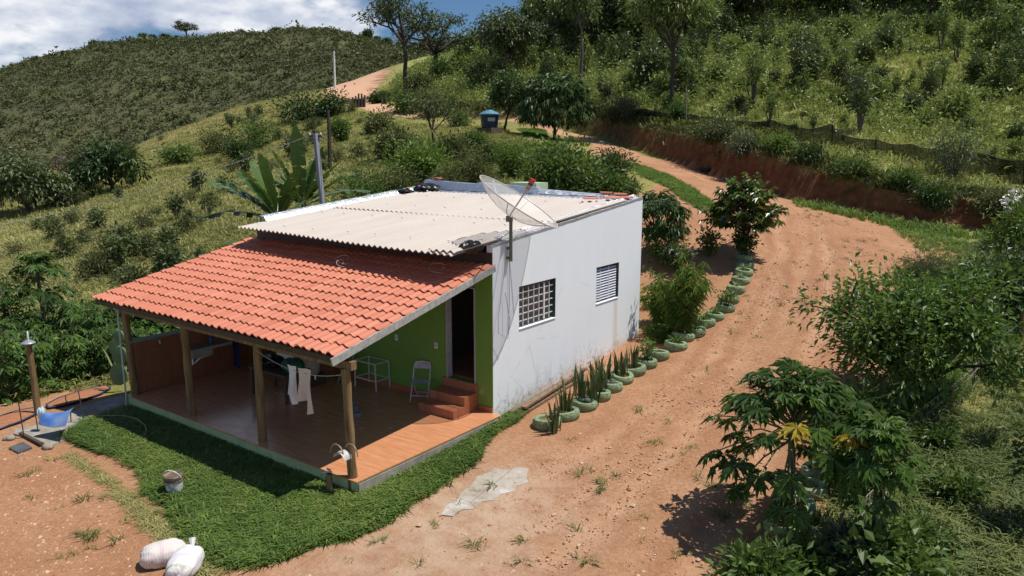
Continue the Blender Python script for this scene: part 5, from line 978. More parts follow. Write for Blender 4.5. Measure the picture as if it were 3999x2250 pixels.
for i,(q,R,kind) in enumerate(SPOT):
    p=q+np.array([0,0,.12]); w_=ORD[i]
    if kind in('snake','rock'): blades_plant('snake_plant','banded sword leaved plant in the %s tyre from the lawn end'%w_,'snake plant',p+[-.08*(kind=='rock')-.05,.06,0],20 if kind=='snake' else 14,.66,.06,.18,.24,F_SNAKE,300+i,'sword leaved plants in the tyres')
    if kind=='rock':
        for j in range(3): crumple('stone',p+[.08*cos(j*2+i),.09*sin(j*2+i),.06],(.08,.07,.06),'mossy green stone %s in the %s tyre from the lawn end'%(('at the front','at the side','at the back')[j],w_),'stone',mat('moss stone',(.10,.13,.09),.9,.4,12,.4),i*3+j,.3,12)
    if kind=='spider': blades_plant('spider_plant','pale striped spider plant in the %s tyre from the lawn end'%w_,'spider plant',p,34,.30,.022,.06,.8,F_SPID,320+i,'spider plants in the tyres',False)
    if kind=='grass': blades_plant('grass_clump','dark green grassy clump in the %s tyre from the lawn end'%w_,'grass clump',p,46,.34,.022,.13,.55,F_BR,340+i,'grassy clumps in the tyres',False)
    if kind in('leafy','shoot'): 
        t=shrub('seedling','thin leafy young plant in the %s tyre from the lawn end'%w_,'plant',350+i,.6,.25,5,.13,.4,F_BR,5); t.location=[float(x) for x in p]; t['group']='leafy plants in the tyres'
    if kind=='bushy': t=shrub('shrub','dark bushy succulent in the last tyre under the orchard tree','shrub',361,1.0,.36,16,.14,.5,F_DARK,9); t.location=[float(x) for x in p]
for px,py,l in ((2165,1690,'sword leaved plant growing on the ground beside the first tyre'),(2315,1580,'yellowish sword leaved plant on the ground beside the third tyre'),(2330,1500,'tall sword leaved clump between the tyre row and the planks'),(2260,1540,'sword leaved clump behind the third and second tyres')): blades_plant('snake_plant',l,'snake plant',gp(px,py),18,.66,.06,.16,.22,F_SNAKE,px,'sword leaved plants in the tyres')
for px,py,l in ((2528,1205,'pale striped spider plant on the ground at the far foot of the white wall'),(2580,1215,'second striped spider plant on the ground, right of the far wall corner')): blades_plant('spider_plant',l,'spider plant',gp(px,py),40,.42,.025,.10,.8,F_SPID,px,'spider plants in the tyres',False)
for i,(px,py,rp,l,m) in enumerate(((3068,2075,80,'bright lime painted tyre around the papaya trunk',TY[1]),(3105,1995,78,'grey green painted tyre half hidden behind the papaya trunk, second from the front',TY[0]),(3160,1925,68,'pale green tyre behind the papaya, third from the front',TY[0]),(3195,1855,62,'pale green tyre under the papaya leaves, fourth from the front',TY[0]),(3235,1805,58,'pale green tyre under the papaya leaves, farthest of its row',TY[0]))):
    q=gp(px,py); k=FOC/((q-EYE)@FW); tyre(q,min(.33,rp/k),l,m,'green tyres around the papaya tree',.06)
for px,py,l in ((2252,598,'dark unpainted tyre lying on the bare slope below the mango tree, upper one'),(2298,632,'dark unpainted tyre lying on the bare slope below the mango tree, lower one'),(2758,665,'dark tyre at the foot of the red bank beside the drive')): q=gp(px,py); tyre(q,.42,l,TYB,'dark tyres along the upper drive')

# ------------------------------------------------------------------ near plants with a habit of their own
def palmate(b,p,d,up,size,r,lobes=7,cut=True):
    d=nrm(np.array(d,float)); up=nrm(np.array(up,float)); s=nrm(np.cross(d,up)); u=np.cross(s,d); A_=np.linspace(-2.3,2.3,lobes); P=[];D=[];L=[];W=[];var=1.4 if r.uniform()<.03 else r.uniform(0,.88)
    for a in A_:
        a=a+r.normal()*.10; l=size*(1-.09*abs(a)**1.2)*r.uniform(.75,1.15); dd=d*cos(a)+s*sin(a)-u*r.uniform(.0,.35); P.append(p);D.append(dd);L.append(l);W.append(l*.34)
        if cut:
            for sg in (-1,1): P.append(p+dd*l*.42);D.append(d*cos(a+sg*.6)+s*sin(a+sg*.6)-u*.2);L.append(l*.42);W.append(l*.19)
    leafq(b,np.array(P),np.array(D),np.repeat(u[None],len(P),0),np.array(L),np.array(W),np.clip(var+r.normal(0,.06,len(P)),0,1.4),.14,.3)
def papaya(label,px,py,h,n,reach,size,seed,trunk=.085,low=.6):
    r=np.random.default_rng(seed); q=gp(px,py); t=thing('papaya_tree',label,'papaya tree',q); b=MB(); Z=np.linspace(-.2,h,8); b.tube(np.stack([.03*np.sin(Z*2),.02*np.cos(Z*2),Z],1),np.linspace(trunk,trunk*.8,8),10,False); b.build('trunk',BARK,t,True); c=MB(); s=MB()
    for i in range(n):
        f=i/(n-1); a=i*2.39996+r.normal()*.15; el=1.25-1.75*f+r.normal()*.14; L=reach*(.65+.45*min(1,f*1.6))*r.uniform(.85,1.1); d=np.array([cos(a)*cos(el),sin(a)*cos(el),sin(el)]); p0=np.array([0,0,h*(1.04-.24*f)]); e=p0+d*L-[0,0,.12*L*f]; s.tube([p0,p0+d*L*.5+[0,0,.05],e],[.016,.013,.009],5,False)
        palmate(c,e,nrm(d*[1,1,.3]-[0,0,.12+.6*f]),[d[0]*.35,d[1]*.35,1],size*r.uniform(.75,1.2),r)
        for k in range(2): palmate(c,e-d*(.10+.12*k)-[0,0,.03],nrm(np.array([-d[1],d[0],0])*(1 if k else -1)+d*.3+r.normal(0,.25,3)-[0,0,.5]),[0,0,1],size*.7,r,5)
    s.build('leaf_stalks',STEMG,t,True); c.build('leaves',F_PAP,t); return t
papaya('papaya tree with big lobed leaves rising from the lime painted tyre',3067,2066,1.74,60,1.02,.34,1,.065)
papaya('thin stemmed papaya tree behind the first one, nearest the wire fence',3385,2235,1.85,34,.40,.28,2,.03)
papaya('young papaya tree with large leaves behind the lamp post, at the left edge',180,1330,2.2,15,.7,.42,3,.06)
# bananas behind the house corner
def banana(label,q,leaves,seed,TR=2.45):
    r=np.random.default_rng(seed); t=thing('banana_plant',label,'banana plant',q); b=MB(); b.tube([(0,0,-.2),(0,.02,1.4),(0,0,TR+.25)],[.15,.12,.07],10,False); b.build('trunk',mat('banana stem',(.13,.16,.05),.6),t,True); c=MB(); g=MB()
    for (a,el,L,w,tear) in leaves:
        d=np.array([cos(a)*cos(el),sin(a)*cos(el),sin(el)]); s=nrm(np.cross(d,[0,0,1.])); n=14; T=np.linspace(0,1,n); curve=.25+.35*(1-abs(el)/1.57); P=np.array([0,0,TR])+d*(L*T)[:,None]-np.array([0,0,1.])*(curve*L*T**2.2*.6)[:,None]
        W=w*np.clip(np.sin(np.clip((T-.1)/.92,0,1)*pi),0,1)**.55; g.tube(P,np.linspace(.02,.006,n),5,False); v=r.uniform(0,1)
        for sg in (-1,1):
            for j in range(1,n-1):
                dr=r.uniform(0,tear); A0=P[j];A1=P[j+1]; e0=A0+s*sg*W[j]*.5+np.array([0,0,.10*W[j]-dr*.5*W[j]]); e1=A1+s*sg*W[j+1]*.5+np.array([0,0,.10*W[j+1]-dr*.5*W[j+1]])
                c.add([A0,A1,e1,e0],[[0,1,2,3]],np.clip(v+r.normal(0,.08),0,1))
    g.build('midribs',STEMG,t,True); c.build('leaves',F_BAN,t); return t
ang=lambda dx,dy:math.atan2(dy,dx)
LEFTA=YAW+pi; RIGHTA=YAW
qb=at(1090,900,27.5); qb[2]=.55
banana('banana plant with broad leaves just behind the left corner of the cream roof',(qb[0],qb[1],ground(qb[0],qb[1])),[(LEFTA,.72,3.6,.85,.5),(LEFTA+.4,.85,3.1,.75,.8),(LEFTA-.5,1.15,3.0,.65,.2),(LEFTA+1.2,1.3,3.1,.5,.1),(LEFTA-1.0,.55,2.7,.8,.6),(LEFTA+.2,.35,3.0,.8,.7),(LEFTA-.2,1.0,2.9,.75,.6),(LEFTA+2.4,.9,2.2,.6,.3),(RIGHTA+.3,.7,2.6,.7,.5),(LEFTA+.9,1.05,2.8,.7,.4),(LEFTA-.9,.9,2.6,.7,.5),(RIGHTA-.6,1.1,2.7,.65,.3)],4)
qb2=at(1185,850,28.5)
banana('tall banana plant with one upright torn leaf, left of the grey pole',(qb2[0],qb2[1],ground(qb2[0],qb2[1])),[(LEFTA+1.6,1.42,3.7,.55,.8),(RIGHTA,.75,3.1,.85,.3),(RIGHTA+.4,.5,3.0,.9,.5),(RIGHTA+.1,1.0,2.8,.8,.4),(RIGHTA-.6,.9,2.4,.6,.4),(LEFTA,1.1,2.3,.6,.5),(LEFTA-.9,.5,2.2,.6,.6),(RIGHTA+1.2,1.15,2.6,.6,.3),(LEFTA+.6,1.2,2.9,.6,.5),(LEFTA-.3,.85,2.6,.7,.6),(RIGHTA-.2,1.25,3.0,.6,.2)],5)
qb3=at(980,1050,25.5)
banana('low young banana plant against the left wall of the house',(qb3[0],qb3[1],ground(qb3[0],qb3[1])),[(LEFTA,.15,2.4,.6,.8),(LEFTA+.5,.35,2.2,.6,.8),(RIGHTA+.1,.75,1.7,.6,.3),(LEFTA-.7,.6,1.8,.5,.5),(RIGHTA+.9,.6,1.6,.5,.4)],6,1.9)
# orchard tree with two-ranked drooping leaves
def ranked_tree(label,px,py,h,rad,seed,fm,nb=70,leaf=.27):
    r=np.random.default_rng(seed); q=gp(px,py); t=thing('orchard_tree',label,'tree',q); b=MB(); b.tube([(0,0,-.2),(.03,0,h*.5),(0,.03,h*.9)],[.07,.05,.02],8,False); c=MB()
    for i in range(nb):
        f0=(i+r.uniform(0,1))/nb; zc=h*.60; a=i*2.39996+r.normal()*.3; el=-.55+1.9*f0; e=np.array([0,0,zc])+np.array([cos(a)*cos(el)*rad,sin(a)*cos(el)*rad,sin(el)*(h-zc) if el>0 else sin(el)*h*.42])*r.uniform(.55,1.06); p0=np.array([0,0,min(h*.8,max(h*.2,e[2]*.75))]); L=np.linalg.norm(e-p0)
        n=9; T=np.linspace(0,1,n); P=p0+(e-p0)*T[:,None]+np.array([0,0,1.])*(.10*L*np.sin(T*pi)-.06*L*T**3)[:,None]; b.tube(P,np.linspace(.02,.006,n),5,False); d=nrm(e-p0)
        for q_ in range(3):
            m=14; f=np.linspace(.45-.1*q_,1,m); Q=np.stack([np.interp(f,T,P[:,k]) for k in range(3)],1); dd=nrm(d+ (0 if q_==0 else 1)*r.normal(0,.55,3)); Q=Q[int(m*.35*q_)]+ (Q-Q[int(m*.35*q_)]) if q_==0 else Q[int(m*.4)]+dd*np.linspace(.05,.5,m)[:,None]; s=nrm(np.cross(dd,[0,0,1.])); sg=np.where(np.arange(m)%2,1.,-1.)[:,None]
            leafq(c,Q,s*sg*.75+dd*.55-np.array([0,0,.38])+r.normal(0,.2,(m,3)),np.tile([0,0,1.],(m,1))+r.normal(0,.2,(m,3)),leaf*r.uniform(.7,1.15,m),leaf*.45,np.clip(r.uniform(.1,.7)+.5*(np.linspace(0,1,m)>.75)*r.uniform(0,1,m)+r.normal(0,.08,m),0,1),.2,.3)
    b.build('trunk',BARKD,t,True); c.build('crown',fm,t); return t
ranked_tree('orchard tree with drooping rusty tipped leaves at the end of the tyre row',2897,1012,2.62,1.36,8,F_RED,64,.24)
# willowy shrub in a tyre
def willowy(label,q,h,rad,seed,fm,ns=26):
    r=np.random.default_rng(seed); t=thing('willowy_shrub',label,'shrub',q); b=MB(); c=MB()
    for i in range(ns):
        a=r.uniform(0,2*pi); s=r.uniform(.1,1); e=np.array([cos(a)*rad*s,sin(a)*rad*s,h*(1-.22*s*s)*r.uniform(.7,1.05)]); m_=e*[.35,.35,.55]; P=np.array([(0.05*cos(a),.05*sin(a),-.1),m_,e]); b.tube(P,[.02,.014,.006],5,False)
        n=70; f=r.uniform(.22,1,n); Q=np.where(f[:,None]<.55,P[0]+(P[1]-P[0])*(f[:,None]/.55),P[1]+(P[2]-P[1])*((f[:,None]-.55)/.45)); D=rdir(r,n)*[1,1,.3]+[0,0,-.55]+nrm(e)*.3; leafq(c,Q+r.normal(0,.05,(n,3)),D,rdir(r,n)*.4+[0,0,1],.22*r.uniform(.7,1.2,n),.045,np.clip(.25+.55*f*r.uniform(.5,1.2,n),0,1),.1,.5)
    b.build('stems',BARK,t,True); c.build('foliage',fm,t); return t
willowy('tall willowy yellow green shrub growing from a tyre beside the white wall',SPOT[10][0]+[-.1,0,.1],2.15,.85,9,F_WIL)
willowy('smaller willowy shrub behind the tall one, closer to the house corner',gp(2590,1270),1.35,.6,10,F_WIL,14)
# right hand bushes
t=simple_tree('bushy_tree','wide spreading bushy tree with glossy green leaves in the middle of the right side','tree',31,3.1,1.95,.08,10,2,1.0,.17,.45,56,.40,F_T1,BARKD,up=.16,droop=.1,trunkh=.20,shrink=.75); place(t,3590,1610)
t=simple_tree('bushy_tree','dark dense bush under the white flowering shrub at the right edge','tree',33,2.0,1.25,.08,8,2,1.1,.17,.5,34,.5,F_DARK,BARKD,up=.1,droop=.2,trunkh=.12); place(t,3920,1240)
t=shrub('flowering_shrub','tall light green shrub topped with white flowers at the right edge','shrub',34,2.7,.7,16,.26,.36,F_BR,9,.4); place(t,3955,1080); r=np.random.default_rng(3); 
for k,(x,y,z) in enumerate(((-.25,0,2.75),(.15,.1,2.85),(-.45,-.2,2.45),(-.1,-.3,2.55),(.4,.1,2.7),(-.35,.1,2.15))):
    c=MB(); n=26; leafq(c,np.array([x,y,z])+r.normal(0,.07,(n,3)),rdir(r,n)+[0,0,.3],rdir(r,n)+[0,-.5,.5],.11,.08,r.uniform(0,1,n),.1,.0); c.build('flower_head',PETAL,t)
t=shrub('feathery_bush','fuzzy grey green bush on the drive edge behind the spreading tree','bush',35,1.4,.75,110,.16,.10,F_GREY,16,.15,.3); place(t,3610,1200)
t=shrub('sapling','upright sapling with glossy leaves, right of the fuzzy grey bush','sapling',36,1.35,.4,18,.18,.4,F_BR,6,.3); place(t,3725,1215)
t=shrub('sapling','leafy branch of a sapling leaning in at the right edge of the picture','sapling',37,2.0,.6,11,.15,.55,F_DARK,9,.3); place(t,4060,2060)
t=shrub('weedy_shrub','pale leaved weedy shrub at the bottom edge, left of the papaya trunk base','weed',38,.5,.5,26,.17,.4,F_MID,11); place(t,2950,2330)
t=shrub('weedy_shrub','tangled leafy weeds around the base of the papaya trunk','weed',39,.34,.34,20,.16,.4,F_MID,12); place(t,3170,2260)
t=shrub('weedy_shrub','broad leaved weed with pale upper leaves beside the thin papaya stem','weed',40,.7,.36,18,.18,.5,F_GREY,9); place(t,3310,2270)
t=shrub('weedy_shrub','broad leaved weed at the bottom edge below the wire fence','weed',41,.8,.6,18,.18,.6,F_MID,9); place(t,3480,2330)
t=shrub('weedy_shrub','tall leafy weed between the two papaya trees','weed',42,1.35,.5,22,.22,.35,F_MID,9); place(t,3330,1900)
t=shrub('weedy_shrub','bushy weeds along the wire fence behind the papaya','weed',43,.7,.45,20,.2,.2,F_BR,9); place(t,3390,1830)
t=shrub('weedy_shrub','dark weeds in the shade between the spreading tree and the papaya','weed',44,.8,.6,24,.2,.22,F_DARK,14); place(t,3330,1690)
for k,(px,py,l) in enumerate(((3640,1760,'low weed clump on the rough grass right of the wire fence, upper one'),(3720,1960,'low weed clump on the rough grass right of the wire fence, middle one'),(3560,2140,'low weed clump on the rough grass right of the wire fence, lower one'),(3900,1480,'low leafy weed clump near the right edge, below the dark bush'))): t=shrub('weed_clump',l,'weed',45+k,.42,.42,22,.12,.4,F_MID,9); place(t,px,py)
# plants behind the house
t=dome_tree('mango_sapling','dark glossy young tree just behind the far corner of the white wall','tree',50,2.2,1.0,.4,210,.24,.28,13,F_DARK,1,.9,.05); place(t,2560,1000)
t=shrub('shrub','small grey leaved shrub between the young dark tree and the willowy shrub','shrub',51,1.0,.42,14,.17,.5,F_GREY,6,.2); place(t,2645,1060)
t=shrub('shrub','leafy green shrub on bare soil left of the orchard tree','shrub',52,.85,.45,14,.15,.4,F_MID,7); place(t,2770,1000)
t=shrub('shrub','weedy bright green shrub in front of the young dark tree','shrub',53,.9,.7,24,.13,.35,F_BR,10); place(t,2600,1020)
def bk(kind,label,px,py,wpx,hpx,seed,leaf,Wd,fm,n=22,st=9,dep=None,cat='bush'):
    k=px_m(px,py); t=shrub(kind,label,cat,seed,hpx/k*.86,wpx/2/k*.80,n,leaf,Wd,fm,st,.1); place(t,px,py); return t
bk('bush','big glossy bush directly behind the roof, right of the satellite dish',2190,790,380,250,60,.26,.45,F_MID,46,16,36)
bk('bush','smaller glossy bush to the right of the big bush behind the roof',2370,800,200,150,61,.24,.45,F_MID,30,10,35)
bk('bush','feathery yellow green bush behind the satellite dish',2000,690,170,170,62,.22,.16,F_WIL,60,12,42)
bk('bush','thin grey green bush behind the back parapet',1840,740,240,160,63,.22,.25,F_OL,34,12,36)
bk('bush','lime green bush with long bright leaves behind the left part of the roof',1650,720,280,170,64,.34,.28,F_BR,30,14,38)
bk('bush','second thin olive bush behind the black plastic on the roof',1760,770,190,120,65,.2,.25,F_OL,30,10,34)
bk('low_plants','low dark leafy plants along the back of the silver parapet',1430,800,330,110,66,.26,.3,F_MID,26,14,32)
bk('bush','low weeds behind the silver parapet near the grey pole',1560,780,240,110,67,.22,.3,F_OL,26,12,35)
bk('bush','round dark bush by the grass strip below the dark tyres',2395,690,170,110,68,.24,.35,F_DARK,30,10)
bk('bush','small leafy bush on the bare soil below the round dark bush',2450,790,130,110,69,.18,.4,F_MID,22,8)
t=simple_tree('small_tree','sparse twiggy small tree on the dry slope, left of the blue tank','tree',70,4.2,2.4,.08,6,2,.85,.22,.4,12,.55,F_OL,BARKD,trunkh=.2); place(t,1690,560,0,1)
t=simple_tree('small_tree','loose leafy small tree with a leaning trunk beside the blue tank','tree',71,4.6,1.7,.09,6,2,.7,.32,.45,18,.6,F_DARK,BARKD,trunkh=.28,lean=(.4,0)); place(t,1968,512,0,1)
for k,(px,py,w_,h_,l) in enumerate(((1800,500,130,65,'flat leafy cassava bush left of the blue tank lid'),(1850,590,120,70,'cassava bush just below the blue tank'),(1760,620,170,80,'grey green bush lower left of the blue tank'),(1915,640,120,70,'weedy bush below the cassava, above the feathery bush'),(2150,620,130,55,'small bush on the bare mound left of the mango trunk'))): bk('bush',l,px,py,w_,h_,72+k,.3,.35,(F_MID,F_MID,F_OL,F_OL,F_BR)[k],26,11)
k=px_m(2165,540); t=dome_tree('mango_tree','round dark mango tree beside the upper drive','mango tree',80,222/k,140/k,34/k,560,.50,.24,13,F_DARK,1.2,.9,.13); place(t,2165,542)
# cassava and climbers at the left of the yard
CP=[(40,1560,2.1),(150,1520,2.4),(260,1490,2.2),(390,1470,1.8),(90,1420,2.6),(210,1400,2.4),(330,1400,2.0),(20,1330,2.3),(460,1440,1.6),(440,1360,2.0),(540,1330,1.9),(620,1310,1.7),(700,1290,1.9),(-60,1470,2.3),(560,1400,1.3)]
LB=['at the left edge beside the lamp post','behind the lamp post','right of the lamp post','behind the oval garden bed','tall, in the second rank behind the lamp post','in the second rank, middle','behind the left veranda post','at the left edge, second rank','beside the left veranda post','behind the veranda half wall, leftmost','behind the veranda half wall, second','behind the veranda half wall, third','behind the veranda half wall, rightmost','cut by the left edge of the picture','small, close to the half wall']
def cassava(label,q,h,seed):
    r=np.random.default_rng(seed); t=thing('cassava_bush',label,'bush',q,0,'cassava bushes left of the yard'); b=MB(); c=MB()
    for i in range(7):
        a=i*.9+r.normal()*.3; s=r.uniform(.2,.75); e=np.array([cos(a)*s,sin(a)*s,h*r.uniform(.55,1)]); b.tube([(0,0,-.3),e*[.4,.4,.6],e],[.02,.016,.01],5,False)
        for j in range(15):
            f=r.uniform(.3,1.02); p=e*[f,f,f]; a2=r.uniform(0,2*pi); d=np.array([cos(a2),sin(a2),r.uniform(-.1,.5)]); pe=p+nrm(d)*r.uniform(.12,.30); palmate(c,pe,nrm(d*[1,1,0]-[0,0,.45]),[d[0]*.3,d[1]*.3,1],r.uniform(.17,.27),r,6,False)
    b.build('stems',BARK,t,True); c.build('foliage',F_CAS,t); return t
for i,((px,py,h),l) in enumerate(zip(CP,LB)): cassava('cassava bush '+l,gp(px,py),h*.86,400+i)
b=MB(); r=np.random.default_rng(77); q=rpts(np.array([gp(*p)[:2] for p in ((-150,1600),(120,1570),(330,1500),(480,1480),(760,1300),(700,1200),(300,1250),(-150,1330))]),5200,r); P=hz(q,0); P[:,2]+=r.uniform(.0,1,len(q))**1.4*1.25*np.clip(.6+fbm(q[:,0]*.8,q[:,1]*.8,8),.1,1.2); leafq(b,P,rdir(r,len(q))*[1,1,.3]-[0,0,.25],rdir(r,len(q))*.6+[0,0,.8],.17*r.uniform(.7,1.4,len(q)),.11*r.uniform(.7,1.3,len(q)),np.clip(.3+.5*r.uniform(0,1,len(q))**1.5,0,1)); stuff(b.build('climbers',F_CAS),'tangle of climbing and creeping leaves filling the bank left of the yard','climbers')
t=blades_plant('pampas_reed','pale broad leaved plant beside the left veranda post','plant',gp(455,1500),9,1.3,.05,.1,.35,F_SPID,88)
b=MB(); 
for (x,y,z,s) in ((0,0,.45,.28),(.15,0,.95,.24),(-.15,.05,1.1,.2),(.1,.05,1.4,.17)): 
    n=16; a=np.linspace(0,2*pi,n,endpoint=False); rt3=np.array([cos(YAW),sin(YAW),0]); ring=np.array([x,y,z])+rt3*(np.cos(a)*s*.75)[:,None]+np.array([0,0,1.])*(np.sin(a)*s)[:,None]; nn=np.array([-sin(YAW),cos(YAW),0])*.03; V=np.vstack([ring-nn,ring+nn,[[x,y,z]]-nn*1.6,[[x,y,z]]+nn*1.6]); i=np.arange(n); j=(i+1)%n; b.add(V,np.stack([i,j,j+n,i+n],1)); b.add(V,np.concatenate([np.stack([i,j,np.full(n,2*n)],1),np.stack([j+n,i+n,np.full(n,2*n+1)],1)]))
o=b.build('cactus',mat('cactus pad',(.12,.22,.10),.55,.2),None,True); q=gp(470,1530); o.location=[float(x) for x in q]; tag(o,'flat padded cactus just left of the left veranda post','cactus')

b=MB(); r=np.random.default_rng(91); q=rpts(np.array([gp(*p)[:2] for p in ((3280,1640),(3480,1560),(3700,1480),(3760,1540),(3560,1680),(3400,1830),(3260,1860))]),900,r)
pr=[tuft(np.random.default_rng(230+i),12,.48,.018,.12,.9) for i in range(4)]
scat_tufts('tall_grass','tall dark grass under the spreading tree along the wire fence','grass',F_BR,q,pr,.6,1.3)
# ------------------------------------------------------------------ slope trees and shrubs
def meters(px,py,a): return a/px_m(px,py)
t=simple_tree('tall_tree','tallest slim tree on the skyline left of the forest, left of the twin','tree',101,15.2,5.0,.26,5,3,.66,.50,.42,9,.85,F_S3,BARKD,up=.2,droop=.2,trunkh=.46,cflat=.45); place(t,1583,362)
t=simple_tree('tall_tree','flat crowned tree on the skyline with a forked trunk, right of the tallest slim tree','tree',102,10.6,6.6,.27,6,3,.92,.50,.40,11,1.0,F_S3,BARKD,up=.02,flat=.55,droop=.1,trunkh=.40,cflat=.3); place(t,1702,318)
t=simple_tree('forest_edge_tree','leaning round crowned tree at the left end of the forest','tree',103,8.6,4.6,.22,6,3,.8,.50,.45,13,1.1,F_S3,BARKD,up=.15,trunkh=.38,lean=(-1.3,.6)); place(t,2010,305)
t=simple_tree('slim_tree','tall slim tree with a pale bare trunk standing behind the mango','tree',104,11.5,2.6,.17,5,3,.55,.45,.35,11,.9,F_S1,BARK,up=.35,trunkh=.50); place(t,2268,345)
t=simple_tree('slim_tree','tall dark trunked tree on top of the red bank, beside the brown cow','tree',105,10.5,2.9,.16,6,3,.7,.45,.35,11,.9,F_S1,BARKD,up=.25,trunkh=.44); place(t,2620,432)
def proto(kind,fn): t=fn(); t.location=(0,0,0); return t
FT=[lambda l,s=s,h=h,r_=r_,fm=fm:simple_tree('forest_tree',l,'tree',s,h,r_,.14,6,2,.7,.50,.45,26,1.15,fm,BARKD,up=.2,trunkh=.24) for s,h,r_,fm in ((111,8.5,2.9,F_S3),(112,9.5,2.6,F_S1),(113,7.5,3.0,F_S1),(114,8.8,2.7,F_S3))]
FLAB=['dark crowned tree in the dense forest along the hilltop','taller mid green tree in the dense forest along the hilltop','broad mid green tree in the dense forest along the hilltop','olive leaved tree in the dense forest along the hilltop']
forest=[]; rf=np.random.default_rng(9)
for row,(y0,x0,x1,n) in enumerate(((190,2080,2350,5),(160,2120,2650,8),(120,2100,3000,11),(75,2250,3300,12),(30,2400,3700,14),(-10,2600,4050,15),(-60,2900,4150,13),(70,3650,4050,4))):
    for i in range(n): forest.append((x0+(x1-x0)*(i+rf.uniform(-.3,.3))/(n-1),y0+rf.uniform(-18,18)-(.06*(x0-2000) if 0 else 0)))
PR=[None]*4
for px,py in forest:
    q=gp(px,py); k=int(rf.integers(0,4)); s=rf.uniform(.72,1.2); rz=rf.uniform(0,6.28)
    if PR[k] is None: PR[k]=FT[k](FLAB[k]); PR[k]['group']='forest trees along the hilltop'; PR[k].location=[float(a) for a in q]; PR[k].scale=(s,)*3
    else: dup(PR[k],q,rz,s)
SH=[('wild_shrub','leafy green shrub growing on the grassy slope above the red bank',lambda l:shrub('wild_shrub',l,'shrub',121,1.4,.62,13,.28,.4,F_S1,8,.15)),
    ('wild_shrub','dark glossy shrub growing on the grassy slope above the red bank',lambda l:shrub('wild_shrub',l,'shrub',122,1.5,.62,14,.28,.45,F_S3,8,.15)),
    ('wild_shrub','bright fresh leaved shrub growing on the grassy slope above the red bank',lambda l:shrub('wild_shrub',l,'shrub',123,1.2,.6,13,.26,.4,F_S2,8,.15)),
    ('slope_sapling','slim upright sapling on the grassy slope above the red bank',lambda l:shrub('slope_sapling',l,'sapling',124,2.6,.36,12,.28,.36,F_S1,5,.3)),
    ('slope_sapling','dark slim sapling with a bare stem on the slope above the red bank',lambda l:shrub('slope_sapling',l,'sapling',125,2.8,.42,12,.28,.4,F_S3,5,.42))]
PS=[None]*5; rs=np.random.default_rng(12); cnt=0
def putshrub(k,q,s,rz):
    if PS[k] is None: PS[k]=SH[k][2](SH[k][1]); PS[k]['group']='shrubs and saplings on the slope above the red bank'; PS[k].location=[float(a) for a in q]; PS[k].scale=(s,)*3
    else: dup(PS[k],q,rz,s)
# denser thickets to the left and top, open grass to the lower right
for i in range(2400):
    px,py=rs.uniform(1750,4050),rs.uniform(0,700)
    lim=np.interp(px,[1750,2000,2350,2700,3000,3400,3999],[330,400,430,455,540,620,715])
    if py>lim-6: continue
    top=np.interp(px,[1750,2000,2600,3300,4050],[260,190,40,-20,-40])
    if py<top: continue
    f=(py-top)/(lim-top); dens=np.interp(f,[0,.35,.6,1],[1,.9,.55,.22])*np.interp(px,[1750,2500,2900,4000],[.9,.8,.30,.22])
    if rs.uniform()>dens: continue
    if cnt>=420: break
    q=gp(px,py); d_=(q-EYE)@FW; s=np.exp(rs.normal(-.08,.42))*np.interp(f,[0,.5,1],[1.25,.95,.65])*np.interp(px,[1800,2600,3000],[1.35,1.25,1.0]); putshrub(int(rs.choice(5,p=[.24,.13,.19,.28,.16])),q,s,rs.uniform(0,6.28)); cnt+=1
# bank-top bushes named one by one
for k,(px,py,w_,h_,fm,l) in enumerate(((2390,480,180,120,F_OL,'leafy bush at the left end of the black net, above the bank'),(2450,470,110,110,F_GREY,'pale grey green bush growing through the net behind the mango'),(2650,470,90,90,F_CAS,'yellowish sapling in front of the net below the slim dark trunk'),(2800,545,200,110,F_S3,'dark twiggy bush on the bank lip in the middle of the net'),(2900,600,140,80,F_GREY,'grey green bush on the bank lip right of the dark twiggy bush'),(3040,600,120,80,F_BR,'bright grassy bush under the raised hump of the net'),(3160,630,140,70,F_DARK,'dark weeds hanging under the hump of the net'),(3330,690,200,80,F_MID,'leafy bush on the bank below the sagging net'),(3530,740,150,80,F_MID,'small broad leaved bush on the bank, right of the leafy one'),(3720,700,260,240,F_GREY,'tall sapling bush standing in front of the net near the right edge'),(3900,830,200,90,F_OL,'tangled bush on the bank at the right edge'),(3640,800,160,80,F_DARK,'dark weeds on the bank below the tall sapling bush'))):
    bk('bank_bush',l,px,py,w_,h_,130+k,.22,.35,fm,24,10)
# left slope: shrubs, bigger bushes near the ridge, dark trees in the dip
LS=[('slope_shrub','small dark shrub dotted on the dry grass slope',lambda l:shrub('slope_shrub',l,'shrub',141,.7,.36,11,.16,.4,F_S3,7)),('slope_shrub','small olive shrub dotted on the dry grass slope',lambda l:shrub('slope_shrub',l,'shrub',142,.6,.42,11,.16,.3,F_OL,7)),('slope_shrub','slim dark sapling dotted on the dry grass slope',lambda l:shrub('slope_shrub',l,'shrub',143,1.1,.25,10,.18,.4,F_S3,5,.25)),('slope_shrub','twiggy grey brown bush dotted on the dry grass slope',lambda l:shrub('slope_shrub',l,'shrub',144,.7,.45,8,.14,.25,F_OL,10))]
PL=[None]*4; rl=np.random.default_rng(14)
def putl(k,q,s,rz):
    if PL[k] is None: PL[k]=LS[k][2](LS[k][1]); PL[k]['group']='shrubs dotted on the dry grass slope'; PL[k].location=[float(a) for a in q]; PL[k].scale=(s,)*3
    else: dup(PL[k],q,rz,s)
